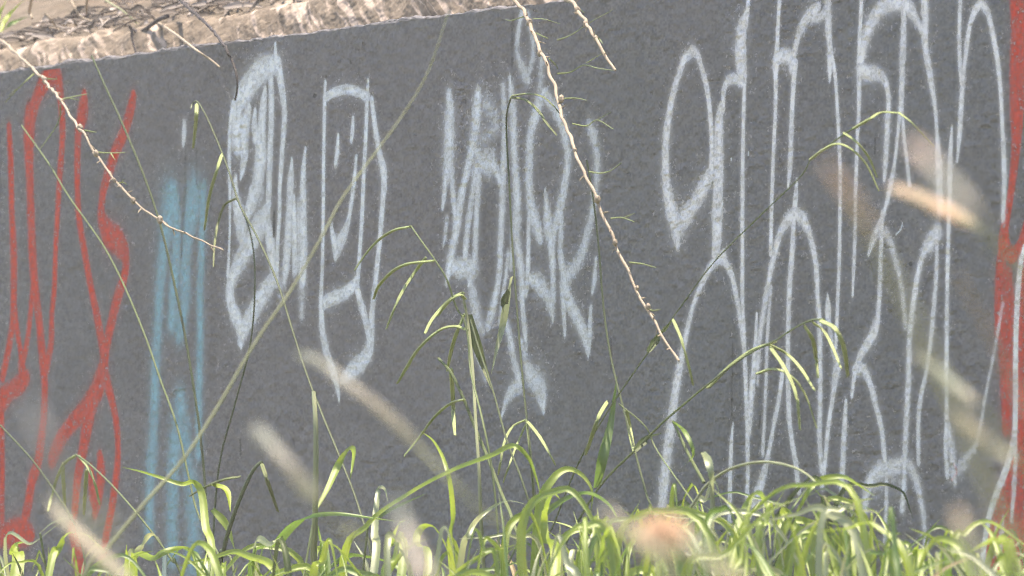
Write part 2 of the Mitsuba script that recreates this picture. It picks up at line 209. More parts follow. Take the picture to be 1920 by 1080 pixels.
PLANTS=[
{"k":"grass_stalk","l":"tall dark green stalk leaning across the blue paint, bare to its top","p":[["stem","dark",3.17,0.75,[-0.9917,-0.1,1.2063,-0.9502,-0.0977,1.1638,-0.9165,-0.0944,1.1276,-0.8519,-0.0903,1.0559,-0.8133,-0.0858,0.9972,-0.7879,-0.0814,0.9393,-0.76,-0.0773,0.8688,-0.7352,-0.0741,0.7923,-0.7208,-0.0719,0.7352,-0.7099,-0.071,0.6719,-0.7037,-0.0715,0.5742,-0.6874,-0.0728,0.2871,-0.6802,-0.0734,0.0]]]},
{"k":"grass_stalk","l":"thin olive stalk slanting down over the red letters at far left","p":[["stem","stem",2.51,0.75,[-1.167,-0.12,1.1298,-1.087,-0.1176,1.0809,-1.0229,-0.1161,1.0364,-0.9239,-0.1154,0.9783,-0.8569,-0.1157,0.9282,-0.7884,-0.1168,0.8659,-0.7348,-0.1189,0.8108,-0.6766,-0.1216,0.7529,-0.6319,-0.1249,0.6894,-0.5963,-0.1285,0.6483,-0.5274,-0.1323,0.601,-0.4719,-0.1359,0.5697,-0.3822,-0.1656,0.2848,-0.3423,-0.1788,0.0]]]},
{"k":"grass_stalk","l":"long thin stalk hooked at the top with one hanging spike left of the letter A","p":[["stem","dark",2.61,0.75,[-0.71,-0.09,1.1299,-0.7138,-0.0863,1.1358,-0.7073,-0.0829,1.1381,-0.69,-0.08,1.1223,-0.6678,-0.0779,1.098,-0.6486,-0.0765,1.0752,-0.6241,-0.0761,1.0472,-0.5944,-0.0766,1.0115,-0.536,-0.0781,0.9688,-0.4762,-0.0803,0.9171,-0.423,-0.0833,0.8567,-0.3752,-0.0867,0.8061,-0.3226,-0.0904,0.7589,-0.2611,-0.0942,0.7059,-0.2006,-0.0978,0.6473,-0.1563,-0.1009,0.5742,-0.0659,-0.112,0.2871,-0.0257,-0.1169,0.0]],["flower_spike","spike",5.05,0,[-0.6924,-0.09,1.1354,-0.664,-0.1028,1.1206,-0.7157,-0.082,1.1076,-0.7661,-0.0633,1.0867]],["flower_spike","spike",4.4,0,[-0.6173,-0.09,1.073,-0.5985,-0.1055,1.0506,-0.6547,-0.0903,1.023,-0.7217,-0.0677,0.9867]]]},
{"k":"grass_stalk","l":"dark curved spike stalk beside the right edge of the blue paint","p":[["stem","dark",2.19,0.75,[-0.6224,-0.07,1.0208,-0.5985,-0.0749,1.0117,-0.5597,-0.078,0.9759,-0.545,-0.0789,0.9254,-0.5609,-0.0773,0.851,-0.6165,-0.0737,0.7773,-0.6761,-0.0684,0.703,-0.7137,-0.0625,0.5743,-0.789,-0.0505,0.2871,-0.8225,-0.0452,0.0]],["flower_spike","spike_dark",3.8,0,[-0.6256,-0.07,1.021,-0.7151,-0.0451,1.0166,-0.7425,-0.0416,0.9954,-0.6978,-0.0649,0.9682,-0.6687,-0.0787,0.9418]]]},
{"k":"grass_stalk","l":"stout pale culm standing upright left of the middle, sheathed in leaf","p":[["stem","pale",8.16,0.6,[0.2409,-0.35,0.772,0.2578,-0.3549,0.7338,0.2472,-0.3502,0.6759,0.2189,-0.3389,0.6181,0.1948,-0.3283,0.5687,0.1052,-0.273,0.2844,0.0654,-0.2485,0.0]]]},
{"k":"grass_stalk","l":"upright pale stalk in the middle with five drooping spikes on its left","p":[["stem","pale",4.02,0.75,[0.347,-0.22,0.8795,0.3487,-0.2138,0.8436,0.3746,-0.2205,0.7965,0.4133,-0.2345,0.7378,0.4411,-0.2434,0.6854,0.4384,-0.2396,0.628,0.4179,-0.2264,0.5678,0.3308,-0.1702,0.2839,0.2921,-0.1453,0.0]],["flower_spike","spike",5.83,0,[0.3483,-0.22,0.8795,0.2949,-0.2071,0.8766,0.2724,-0.2109,0.8661,0.2823,-0.2282,0.851,0.2998,-0.2438,0.8358]],["flower_spike","spike",4.63,0,[0.3553,-0.22,0.8723,0.3776,-0.2372,0.8761,0.3702,-0.2478,0.868,0.3338,-0.244,0.854]],["flower_spike","spike",5.22,0,[0.3623,-0.22,0.8385,0.3471,-0.2277,0.8429,0.3367,-0.2389,0.8407,0.3256,-0.2498,0.831,0.306,-0.2568,0.8163,0.2823,-0.2576,0.7994,0.2455,-0.2519,0.7828]],["flower_spike","spike",4.66,0,[0.3511,-0.22,0.8562,0.3391,-0.2241,0.835,0.2972,-0.2113,0.8159,0.2469,-0.1929,0.7968]],["flower_spike","spike",5.26,0,[0.3176,-0.22,0.7978,0.2589,-0.1913,0.7703,0.2478,-0.1856,0.7501,0.3203,-0.2167,0.7252]]]},
{"k":"grass_stalk","l":"slanting stalk in the middle whose three spikes arch left over the letter D","p":[["stem","stem",2.31,0.75,[0.2988,-0.26,0.9531,0.3304,-0.2615,0.9351,0.3557,-0.2571,0.9141,0.3688,-0.2484,0.8918,0.372,-0.2391,0.8629,0.3793,-0.2329,0.8483,0.389,-0.2322,0.8249,0.4075,-0.2375,0.7898,0.4868,-0.26,0.7362,0.5142,-0.26,0.6728,0.5347,-0.26,0.5671,0.584,-0.26,0.2835,0.6059,-0.26,0.0]],["flower_spike","spike",4.7,0,[0.2974,-0.26,0.9526,0.23,-0.2482,0.9516,0.1782,-0.2429,0.9436,0.1517,-0.2465,0.9297,0.1414,-0.2574,0.9093]],["flower_spike","spike",5.24,0,[0.3621,-0.26,0.9132,0.3488,-0.2698,0.9124,0.3162,-0.2729,0.9111,0.2671,-0.268,0.9046,0.207,-0.2571,0.8908,0.1646,-0.2445,0.8775]],["flower_spike","spike",4.64,0,[0.3383,-0.26,0.9175,0.3074,-0.2575,0.9052,0.3116,-0.2721,0.8874,0.3269,-0.2905,0.8664,0.313,-0.2957,0.84]]]},
{"k":"grass_stalk","l":"grey-green stalk leaning right from under the drooping spikes","p":[["stem","stem",4.03,0.75,[0.3279,-0.24,0.8078,0.3476,-0.2343,0.7923,0.3595,-0.2251,0.7649,0.3706,-0.2162,0.733,0.3943,-0.2111,0.6979,0.4308,-0.2121,0.6599,0.475,-0.2186,0.6277,0.5199,-0.228,0.5673,0.6092,-0.2678,0.2836,0.6489,-0.2855,0.0]],["flower_spike","spike",4.67,0,[0.3949,-0.24,0.7623,0.3225,-0.2228,0.7599,0.2571,-0.2123,0.7467,0.223,-0.2161,0.7239,0.2173,-0.2315,0.7034]]]},
{"k":"grass_stalk","l":"dark green stalk with a broad leaf blade running down to the right of middle","p":[["stem","dark",2.57,0.75,[0.3242,-0.2,0.8502,0.361,-0.2054,0.8144,0.4207,-0.217,0.7695,0.4773,-0.2272,0.7166,0.5234,-0.2296,0.67,0.5395,-0.2226,0.6242,0.5369,-0.2107,0.5672,0.5251,-0.1573,0.2836,0.5199,-0.1336,0.0]],["leaf","d",9.31,0,[0.3214,-0.2,0.8561,0.3202,-0.1918,0.8272,0.3176,-0.1803,0.7983,0.3558,-0.187,0.7694]]]},
{"k":"grass_stalk","l":"tall dark stalk up to the wall top, ending in two small drooping spikes","p":[["stem","dark",2.48,0.75,[0.1268,-0.06,1.1057,0.0984,-0.0521,1.0875,0.0866,-0.0466,1.0613,0.0906,-0.0452,1.0075,0.1044,-0.0483,0.9474,0.1287,-0.055,0.8871,0.1619,-0.0632,0.8031,0.1917,-0.0705,0.7434,0.2118,-0.0747,0.7017,0.2239,-0.0745,0.6427,0.2211,-0.0699,0.5692,0.2115,-0.0541,0.2846,0.2072,-0.0471,0.0]],["flower_spike","spike_dark",4.12,0,[0.1254,-0.06,1.1057,0.1686,-0.0617,1.1013,0.2311,-0.0758,1.0869,0.2897,-0.0921,1.0693,0.3304,-0.0989,1.0539]],["flower_spike","spike_dark",3.52,0,[0.1296,-0.06,1.1073,0.2025,-0.0742,1.106,0.2652,-0.0852,1.0993,0.2975,-0.0874,1.0878,0.2975,-0.0796,1.0792]],["leaf","p",7.75,0,[0.1268,-0.06,0.9049,0.0895,-0.048,0.8824,0.0712,-0.0448,0.8531,0.0776,-0.055,0.826,0.0828,-0.0639,0.7978]],["leaf","d",8.33,0,[0.1226,-0.06,0.8902,0.094,-0.0533,0.8762,0.0672,-0.0429,0.8652]]]},
{"k":"grass_stalk","l":"small stalk with brownish forked spikes at the foot of the hazy letters","p":[["stem","stem",2.32,0.75,[0.3601,-0.15,0.7418,0.3928,-0.1614,0.7099,0.3841,-0.1535,0.6753,0.3574,-0.1366,0.6177,0.3526,-0.1325,0.5684,0.3282,-0.1112,0.2842,0.3174,-0.1017,0.0]],["flower_spike","spike",3.48,0,[0.3601,-0.15,0.7418,0.3437,-0.1591,0.7339,0.3691,-0.1804,0.7159,0.3796,-0.1897,0.6937,0.3451,-0.1764,0.6815]],["flower_spike","spike",4.59,0,[0.3656,-0.15,0.7394,0.4371,-0.1705,0.7235,0.4964,-0.1867,0.7051,0.4966,-0.178,0.6897]],["flower_spike","spike",2.89,0,[0.3587,-0.15,0.7366,0.3511,-0.1561,0.7164,0.3892,-0.1833,0.6924,0.3646,-0.1796,0.6725]]]},
{"k":"grass_stalk","l":"thin stalk running down under the long hanging twig, with two short spikes near its leaf","p":[["stem","dark",2.56,0.75,[0.5367,-0.16,1.0168,0.5417,-0.1548,0.9766,0.5476,-0.1512,0.9249,0.5556,-0.15,0.8674,0.5714,-0.1512,0.8212,0.5961,-0.1547,0.7835,0.6296,-0.1599,0.7457,0.6686,-0.1659,0.7025,0.7071,-0.1718,0.6595,0.7366,-0.1766,0.6309,0.7554,-0.1794,0.5661,0.8296,-0.1905,0.2831,0.8625,-0.1955,0.0]],["flower_spike","spike",5.12,0,[0.5873,-0.16,0.7568,0.633,-0.1917,0.7397,0.6109,-0.1888,0.7203,0.532,-0.1592,0.7007]],["flower_spike","spike",5.7,0,[0.6351,-0.16,0.7468,0.5948,-0.137,0.7295,0.6838,-0.1738,0.7005]],["leaf","m",9.7,0,[0.5606,-0.16,0.6643,0.5882,-0.1655,0.6952,0.5799,-0.1514,0.7354,0.5878,-0.1482,0.7832]]]},
{"k":"grass_stalk","l":"long wiry stalk slanting up to the right with spikes nodding before the white arches","p":[["stem","stem",1.59,0.75,[1.0366,-0.14,0.9978,1.002,-0.1352,0.9806,0.9208,-0.1383,0.9459,0.8257,-0.1477,0.8988,0.7705,-0.1584,0.8554,0.7186,-0.1647,0.8173,0.6233,-0.1632,0.7629,0.5388,-0.1547,0.719,0.4684,-0.1438,0.68,0.4126,-0.14,0.6287,0.3578,-0.14,0.5683,0.2683,-0.14,0.2842,0.2285,-0.14,0.0]],["stem","stem",1.65,0.8,[1.0366,-0.14,0.9978,1.0858,-0.14,1.0123,1.1347,-0.14,1.0255]],["flower_spike","spike",4.36,0,[1.0353,-0.14,0.9979,1.0924,-0.1537,1.0052,1.1318,-0.1569,1.0095,1.1472,-0.1475,1.003,1.1484,-0.1316,0.9879,1.1519,-0.1194,0.9613]],["flower_spike","spike",3.82,0,[1.1128,-0.14,1.0221,1.1436,-0.1414,1.012,1.1427,-0.1269,0.997,1.1278,-0.1091,0.9761]],["flower_spike","spike",4.36,0,[1.1347,-0.14,1.0255,1.192,-0.1505,1.0326,1.1594,-0.1206,1.0412,1.197,-0.1196,1.039]],["flower_spike","spike",3.24,0,[1.2373,-0.14,1.0373,1.2708,-0.1449,1.0276,1.268,-0.1284,1.0145,1.2565,-0.1091,1.0024]],["leaf","d",6.82,0,[0.6473,-0.14,0.8081,0.6395,-0.1237,0.8244,0.7148,-0.1428,0.8414]]]},
{"k":"grass_stalk","l":"arching stalk right of middle whose fan of spikes nods over the white lines","p":[["stem","stem",2.54,0.75,[1.077,-0.2,0.8088,1.0449,-0.2056,0.8003,0.9999,-0.208,0.7876,0.9213,-0.2066,0.7634,0.873,-0.2018,0.7506,0.794,-0.1947,0.7282,0.7133,-0.1872,0.7016,0.6215,-0.1812,0.669,0.555,-0.1782,0.63,0.5678,-0.2,0.6041,0.5274,-0.2,0.5673,0.4381,-0.2,0.2836,0.3984,-0.2,0.0]],["stem","stem",2.17,0.8,[1.077,-0.2,0.8088,1.1201,-0.2,0.8203,1.1569,-0.2,0.8269,1.1873,-0.2,0.8272]],["flower_spike","spike",6.09,0,[0.914,-0.2,0.7631,0.9301,-0.1832,0.7851,0.943,-0.1617,0.8033,1.0118,-0.1679,0.8098]],["flower_spike","spike",4.38,0,[1.0584,-0.2,0.806,1.0368,-0.1679,0.7971,1.0854,-0.1755,0.7804,1.1729,-0.2032,0.7553]],["flower_spike","spike",4.87,0,[1.0646,-0.2,0.8026,1.137,-0.2193,0.7788,1.1845,-0.2301,0.7505,1.1772,-0.2223,0.7155]],["flower_spike","spike",4.37,0,[1.031,-0.2,0.776,1.074,-0.2016,0.7799,1.0918,-0.1909,0.773,1.0938,-0.1748,0.754,1.0985,-0.1637,0.7185]],["flower_spike","spike",4.92,0,[1.1422,-0.2,0.8235,1.1356,-0.187,0.8091,1.0944,-0.1629,0.7913,1.1088,-0.1676,0.7701]],["flower_spike","spike",3.79,0,[1.1593,-0.2,0.8263,1.1626,-0.1877,0.8166,1.2051,-0.1986,0.798,1.2661,-0.2201,0.7758]],["flower_spike","spike",6.47,0,[1.1812,-0.2,0.8268,1.2507,-0.219,0.8171,1.2492,-0.2086,0.7989,1.2107,-0.1845,0.7693]],["leaf","d",7.32,0,[0.74,-0.2,0.701,0.7357,-0.1823,0.7142,0.8007,-0.196,0.7186]],["leaf","m",4.44,0,[0.8334,-0.2,0.7302,0.8922,-0.2141,0.7168,0.9017,-0.2095,0.6956,0.8533,-0.196,0.6842]]]},
{"k":"grass_stalk","l":"thin pale stalk arching in a long low bow over the grass at lower right","p":[["stem","pale",3.26,0.75,[1.3696,-0.3,0.6582,1.3289,-0.2916,0.6679,1.281,-0.2858,0.6761,1.2174,-0.2844,0.6813,1.1571,-0.2879,0.6763,1.1163,-0.2952,0.6616,1.0966,-0.3038,0.6401,1.0801,-0.3109,0.6158,1.0617,-0.3142,0.5642,0.9729,-0.3303,0.2821,0.9334,-0.3375,0.0]]]},
{"k":"grass_stalk","l":"pale leaf-wrapped culm with a curled tip standing at lower right","p":[["stem","pale",5.92,0.8,[1.1724,-0.32,0.6634,1.1693,-0.3173,0.6311,1.1813,-0.3256,0.5985,1.2031,-0.3386,0.5633,1.2918,-0.4273,0.2817,1.3313,-0.4668,0.0]],["leaf","p",7.0,0,[1.1526,-0.32,0.6918,1.1965,-0.3353,0.6818,1.2001,-0.3329,0.663,1.174,-0.3184,0.6472]]]},
{"k":"grass_stalk","l":"nodding stalk with four straw-coloured spikes over the red letters at lower left","p":[["stem","stem",2.42,0.75,[-0.5574,-0.3,0.717,-0.4947,-0.3106,0.7061,-0.4014,-0.3229,0.682,-0.3184,-0.3279,0.6504,-0.27,-0.322,0.6197,-0.2452,-0.3094,0.5893,-0.2378,-0.2994,0.5681,-0.1485,-0.21,0.2841,-0.1088,-0.1702,0.0]],["flower_spike","spike",5.01,0,[-0.559,-0.3,0.7164,-0.6363,-0.2821,0.7084,-0.6963,-0.2675,0.6894,-0.7091,-0.2689,0.6677,-0.6778,-0.2852,0.6528]],["flower_spike","spike",4.97,0,[-0.5979,-0.3,0.7077,-0.615,-0.2916,0.6881,-0.6569,-0.2722,0.6576]],["flower_spike","spike",4.31,0,[-0.5477,-0.3,0.7156,-0.4916,-0.3119,0.7017,-0.4779,-0.3089,0.6831,-0.5008,-0.2934,0.6588]],["flower_spike","spike",4.95,0,[-0.525,-0.3,0.6992,-0.5572,-0.288,0.6781,-0.6232,-0.2625,0.648]]]},
{"k":"grass_stalk","l":"thin stalk sloping down from the left edge of the picture to the grass","p":[["stem","dark",2.48,0.75,[-0.7505,-0.33,0.77,-0.7276,-0.3257,0.754,-0.6431,-0.3197,0.712,-0.5856,-0.313,0.6721,-0.5594,-0.3071,0.6471,-0.5368,-0.303,0.619,-0.5159,-0.3016,0.5695,-0.4262,-0.2944,0.2848,-0.3863,-0.2912,0.0]]]},
{"k":"grass_stalk","l":"pale forked stalk with a dark hanging spike left of the middle culm","p":[["stem","dark",5.38,0.7,[-0.014,-0.3,0.7006,-0.0197,-0.3085,0.6906,-0.0414,-0.314,0.6623,-0.0702,-0.3145,0.6298,-0.0992,-0.3098,0.6032,-0.1257,-0.3016,0.5675,-0.2151,-0.243,0.2838,-0.2548,-0.217,0.0]],["flower_spike","spike_dark",5.35,0,[-0.017,-0.3,0.7001,0.0156,-0.3077,0.6823,-0.0126,-0.2889,0.665,-0.0404,-0.2696,0.6458]],["flower_spike","spike_dark",4.83,0,[-0.0739,-0.3,0.6848,-0.0871,-0.3151,0.6819,-0.2133,-0.2838,0.6754,-0.2538,-0.2862,0.6651]],["leaf","l",8.99,0,[-0.1525,-0.3,0.6769,-0.1232,-0.2963,0.6682,-0.0825,-0.3093,0.6449]],["leaf","l",7.8,0,[-0.1555,-0.3,0.6487,-0.143,-0.2877,0.6307,-0.1351,-0.2813,0.6036]]]},
{"k":"grass_stalk","l":"wiry stalk leaning right across the foot of the white oval tail","p":[["stem","stem",1.94,0.75,[0.7008,-0.2,0.7513,0.7252,-0.1804,0.7268,0.7442,-0.1739,0.6984,0.9201,-0.2,0.6178,0.958,-0.2,0.565,1.047,-0.2,0.2825,1.0865,-0.2,0.0]],["stem","stem",3.34,0.8,[0.8334,-0.2,0.7302,0.8693,-0.2,0.6962,0.9075,-0.2,0.665]],["flower_spike","spike",3.89,0,[0.8335,-0.2,0.8374,0.8749,-0.21,0.815,0.8764,-0.2033,0.7906,0.8523,-0.1856,0.7679]]]},
{"k":"straw_stalk","l":"long straw-green stem leaning right across the letters D and A, slightly out of focus","p":[["stem","straw_stem",3.59,0.25,[2.1264,-1.0468,1.07,2.1226,-1.0673,1.0118,2.1188,-1.0946,0.968,2.1168,-1.1227,0.9314,2.1168,-1.149,0.8973,2.119,-1.1709,0.8608,2.1175,-1.199,0.8149,2.1129,-1.2309,0.7691,2.1052,-1.264,0.7115,2.0965,-1.294,0.6637,2.0834,-1.3273,0.623,2.0685,-1.3572,0.5825,2.0551,-1.3774,0.5514,1.9682,-1.4643,0.2757,1.9296,-1.5029,0.0]]]},
{"k":"straw_stalk","l":"faint olive stem behind the pale seed heads, blurred, slanting down at far right","p":[["stem","olive",2.26,0.75,[6.4629,-2.8273,0.716,6.4576,-2.808,0.6892,6.4451,-2.7823,0.6551,6.4294,-2.7547,0.6209,6.4159,-2.7281,0.5887,6.4092,-2.7048,0.5511,6.4088,-2.6961,0.5272,6.4048,-2.6131,0.2636,6.403,-2.5762,0.0]]]},
{"k":"straw_stalk","l":"faint brown stem, blurred, crossing the red letter at the right edge","p":[["stem","brown",2.09,0.75,[6.2595,-2.6559,0.6777,6.2358,-2.629,0.6526,6.2307,-2.6117,0.6267,6.2502,-2.6042,0.5923,6.2818,-2.6121,0.528,6.3649,-2.6412,0.264,6.4019,-2.6541,0.0]]]},
{"k":"foxtail_stalk","l":"pinkish seed head blurred before the foot of the letter D","p":[["seed_head","pink",7.67,0,[5.3979,-2.6303,0.6615,5.4284,-2.6307,0.656,5.4505,-2.6241,0.6442,5.4576,-2.611,0.6332,5.4486,-2.5923,0.6216,5.4274,-2.5729,0.6123]],["stem","straw_stem",1.79,0.8,[5.4486,-2.5923,0.6216,5.4276,-2.573,0.6123,5.4696,-2.574,0.5946,5.4756,-2.5538,0.5723,5.448,-2.5114,0.5338,5.364,-2.4274,0.2669,5.3266,-2.39,0.0]]]},
{"k":"foxtail_stalk","l":"whitish pink seed head blurred left of the middle culm","p":[["seed_head","pink",8.85,0,[5.845,-2.8511,0.6101,5.8788,-2.8577,0.6018,5.8962,-2.8549,0.5906,5.8884,-2.8425,0.5805,5.8611,-2.8239,0.5735]],["stem","straw_stem",1.66,0.8,[5.8884,-2.8425,0.5805,5.8967,-2.8396,0.573,5.8432,-2.8015,0.5559,5.8226,-2.7772,0.5313,5.739,-2.6936,0.2656,5.7018,-2.6564,0.0]]]},
{"k":"foxtail_stalk","l":"large straw seed head blurred in the lower left corner","p":[["seed_head","straw",9.26,0,[5.3806,-2.777,0.5787,5.3969,-2.7724,0.5676,5.432,-2.7741,0.5554,5.4696,-2.7754,0.5433,5.491,-2.7717,0.5315]],["stem","straw_stem",1.76,0.8,[5.4696,-2.7754,0.5433,5.4064,-2.7362,0.532,5.4241,-2.7259,0.5127,5.4932,-2.736,0.4891,5.5702,-2.8131,0.2445,5.6045,-2.8473,0.0]]]},
{"k":"foxtail_stalk","l":"faint grey seed head blurred before the red letters at left","p":[["seed_head","grey",3.98,0,[7.5577,-3.6776,0.58,7.5896,-3.6876,0.5735,7.6036,-3.6901,0.567,7.5926,-3.6827,0.5607,7.5634,-3.6671,0.5535]],["stem","straw_stem",1.07,0.8,[7.5926,-3.6827,0.5607,7.5169,-3.6479,0.5543,7.5766,-3.6663,0.5381,7.6091,-3.6702,0.5182,7.6907,-3.7152,0.2591,7.727,-3.7353,0.0]]]},
{"k":"foxtail_stalk","l":"bright cream seed head blurred before the white arches, brightest of its row","p":[["seed_head","cream",8.74,0,[5.5831,-2.3517,0.753,5.5705,-2.3346,0.7514,5.5447,-2.3064,0.7469,5.521,-2.279,0.7416,5.5144,-2.262,0.7351]],["stem","straw_stem",1.81,0.8,[5.521,-2.279,0.7416,5.5997,-2.3061,0.7314,5.5874,-2.2864,0.7217,5.5691,-2.2566,0.7048,5.5534,-2.2213,0.6696,5.5443,-2.1927,0.5915,5.544,-2.1859,0.5311,5.5429,-2.1587,0.2655,5.5425,-2.1467,0.0]]]},
{"k":"foxtail_stalk","l":"dim brown seed head blurred left of the bright cream one","p":[["seed_head","brown",5.18,0,[7.1777,-3.188,0.6862,7.162,-3.1744,0.6809,7.1326,-3.1526,0.6734,7.1059,-3.1333,0.6669,7.0972,-3.1242,0.6599]],["stem","straw_stem",1.25,0.8,[7.1059,-3.1333,0.6669,7.0981,-3.1246,0.6598,7.1077,-3.1164,0.6363,7.1403,-3.1118,0.5932,7.1791,-3.1107,0.5423,7.2018,-3.1179,0.5213,7.2839,-3.1982,0.2607,7.3204,-3.2338,0.0]]]},
{"k":"foxtail_stalk","l":"dim grey-pink seed head blurred above the bright cream one","p":[["seed_head","pink",6.01,0,[7.289,-3.2067,0.69,7.3178,-3.2142,0.681,7.3532,-3.2234,0.6704,7.377,-3.2279,0.6615,7.377,-3.2234,0.6567]],["stem","straw_stem",1.21,0.8,[7.377,-3.2279,0.6615,7.3291,-3.1986,0.6588,7.3006,-3.1692,0.6421,7.312,-3.1524,0.6015,7.3524,-3.1603,0.5205,7.4344,-3.1832,0.2603,7.4708,-3.1934,0.0]]]},
{"k":"foxtail_stalk","l":"tan seed head blurred at right, halfway down the white arches","p":[["seed_head","straw",7.32,0,[5.7646,-2.4296,0.6545,5.7889,-2.4298,0.6468,5.8359,-2.4411,0.6365,5.8664,-2.4441,0.6259]],["stem","straw_stem",1.72,0.8,[5.8359,-2.4411,0.6365,5.8455,-2.4333,0.6264,5.8085,-2.3981,0.6123,5.7914,-2.3667,0.5812,5.8119,-2.3613,0.5294,5.8953,-2.3367,0.2647,5.9323,-2.3258,0.0]]]},
{"k":"foxtail_stalk","l":"pale tan seed head blurred at right, below the other tan one","p":[["seed_head","straw",6.76,0,[6.2893,-2.6757,0.6105,6.2508,-2.6457,0.605,6.2265,-2.6213,0.5965,6.2419,-2.6176,0.5876]],["stem","straw_stem",1.57,0.8,[6.2265,-2.6213,0.5965,6.2972,-2.6464,0.5866,6.2438,-2.6009,0.5688,6.2568,-2.5901,0.5269,6.3299,-2.5288,0.2634,6.3623,-2.5016,0.0]]]},
{"k":"foxtail_stalk","l":"beige seed head blurred low in the grass below the letter M","p":[["seed_head","pink",7.46,0,[6.65,-3.1334,0.5634,6.6619,-3.1355,0.5528,6.7049,-3.1498,0.5396,6.7409,-3.1598,0.5257]],["stem","straw_stem",1.37,0.8,[6.7049,-3.1498,0.5396,6.6566,-3.1216,0.5262,6.7402,-3.152,0.5052,6.8198,-3.2316,0.2526,6.8552,-3.2669,0.0]]]},
{"k":"foxtail_stalk","l":"pale seed head blurred left of the round brown flower head","p":[["seed_head","cream",5.35,0,[6.5769,-2.9978,0.5603,6.5992,-3.0004,0.5517,6.581,-2.9812,0.5448,6.5415,-2.9517,0.5368]],["stem","straw_stem",1.45,0.8,[6.581,-2.9812,0.5448,6.6043,-2.9818,0.5363,6.5225,-2.9278,0.5225,6.4402,-2.8455,0.2612,6.4036,-2.8089,0.0]]]},
{"k":"foxtail_stalk","l":"pale seed head blurred right of the round brown flower head","p":[["seed_head","cream",7.7,0,[6.7777,-3.055,0.544,6.7934,-3.0537,0.537,6.769,-3.0317,0.5293,6.7299,-3.0023,0.5215]],["stem","straw_stem",1.37,0.8,[6.769,-3.0317,0.5293,6.7346,-3.0047,0.5214,6.7749,-3.0168,0.5006,6.8538,-3.0956,0.2503,6.8888,-3.1307,0.0]]]},
{"k":"foxtail_stalk","l":"pale seed head blurred low in the grass at lower right","p":[["seed_head","cream",5.73,0,[7.0064,-3.0418,0.5529,6.9671,-3.0179,0.5447,6.9353,-2.9965,0.5339,6.9413,-2.9947,0.5228]],["stem","straw_stem",1.33,0.8,[6.9353,-2.9965,0.5339,7.0214,-3.0361,0.5223,6.9374,-2.9877,0.5006,6.8585,-2.9088,0.2503,6.8235,-2.8738,0.0]]]},
{"k":"flower_head","l":"round brownish-pink dried flower head, blurred, low right of the middle","p":[["stem","straw_stem",2.48,0.9,[6.3417,-2.8563,0.5461,6.3571,-2.8617,0.5283,6.4178,-2.8882,0.5007,6.4967,-2.967,0.2503,6.5317,-3.0021,0.0]]],"c":[6.3813,-2.8753,0.5477],"w":26.0},
{"k":"grass_shoot","l":"long yellow-green leaf arching right with a white tip, right of the letter M foot","p":[["leaf","l",8.99,0,[0.1337,-0.2643,0.0,0.1735,-0.2835,0.2842,0.263,-0.3266,0.5684,0.3558,-0.3362,0.6255,0.5126,-0.3564,0.658,0.6666,-0.3766,0.6801,0.7818,-0.3863,0.6934,0.8249,-0.3806,0.7033,0.8224,-0.3623,0.6913,0.7964,-0.341,0.6712,0.7785,-0.3277,0.6548]]]},
{"k":"grass_shoot","l":"leaf with a folded over tip, pale on top, left of the middle grass","p":[["stem","stem",2.91,0.8,[0.1116,-0.2917,0.6428,0.2128,-0.3929,0.3214,0.2578,-0.4379,0.0]],["leaf","l",7.67,0,[0.1116,-0.2917,0.6428,0.0867,-0.2646,0.6698,0.0684,-0.2436,0.6956,0.1049,-0.2469,0.7122,0.1736,-0.2716,0.7091,0.2234,-0.2963,0.6883,0.225,-0.2996,0.6766]],["leaf","m",7.0,0,[0.337,-0.3802,0.0,0.2972,-0.361,0.2844,0.2076,-0.318,0.5687,0.169,-0.3106,0.6128,0.0634,-0.2704,0.6435]]]},
{"k":"grass_shoot","l":"dark leaf lying over to the right below the stout pale culm","p":[["leaf","m",8.71,0,[-0.1022,-0.2025,0.0,-0.0623,-0.2424,0.2848,0.0274,-0.3321,0.5696,0.1554,-0.3557,0.6069,0.2513,-0.3786,0.6264,0.3066,-0.3839,0.6356,0.3414,-0.3677,0.6382,0.3686,-0.3419,0.634,0.4095,-0.3256,0.6291]],["leaf","p",10.64,0,[-0.0916,-0.1988,0.0,-0.0507,-0.2397,0.2922,0.0413,-0.3317,0.5843,0.2211,-0.3907,0.6062,0.1353,-0.331,0.6218]]]},
{"k":"grass_shoot","l":"short pale blade standing beside a bent yellow tip, low left of middle","p":[["leaf","p",8.16,0,[0.4687,-0.4518,0.0,0.4289,-0.412,0.284,0.3395,-0.3226,0.568,0.2962,-0.3014,0.6176,0.2454,-0.2767,0.6473,0.2302,-0.2667,0.6674,0.2726,-0.2787,0.6656,0.3357,-0.3038,0.6519]],["stem","stem",2.94,0.8,[0.2309,-0.2805,0.627,0.1322,-0.2728,0.3135,0.0883,-0.2694,0.0]],["leaf","m",4.64,0,[0.2309,-0.2805,0.627,0.2964,-0.2811,0.6438,0.3612,-0.2691,0.6604]],["leaf","l",8.68,0,[0.5478,-0.4544,0.0,0.5071,-0.4136,0.291,0.4154,-0.322,0.5819,0.3263,-0.2945,0.6057,0.4467,-0.3423,0.6246,0.4554,-0.3368,0.6302]]]},
{"k":"grass_shoot","l":"small upright yellow-green tip rising left of the arching white-tipped leaf","p":[["leaf","l",6.26,0,[0.3361,-0.1556,0.0,0.3758,-0.1953,0.2837,0.4652,-0.2847,0.5674,0.5414,-0.3195,0.638,0.5715,-0.3407,0.6829,0.4839,-0.3153,0.7129,0.3748,-0.2828,0.7277]]]},
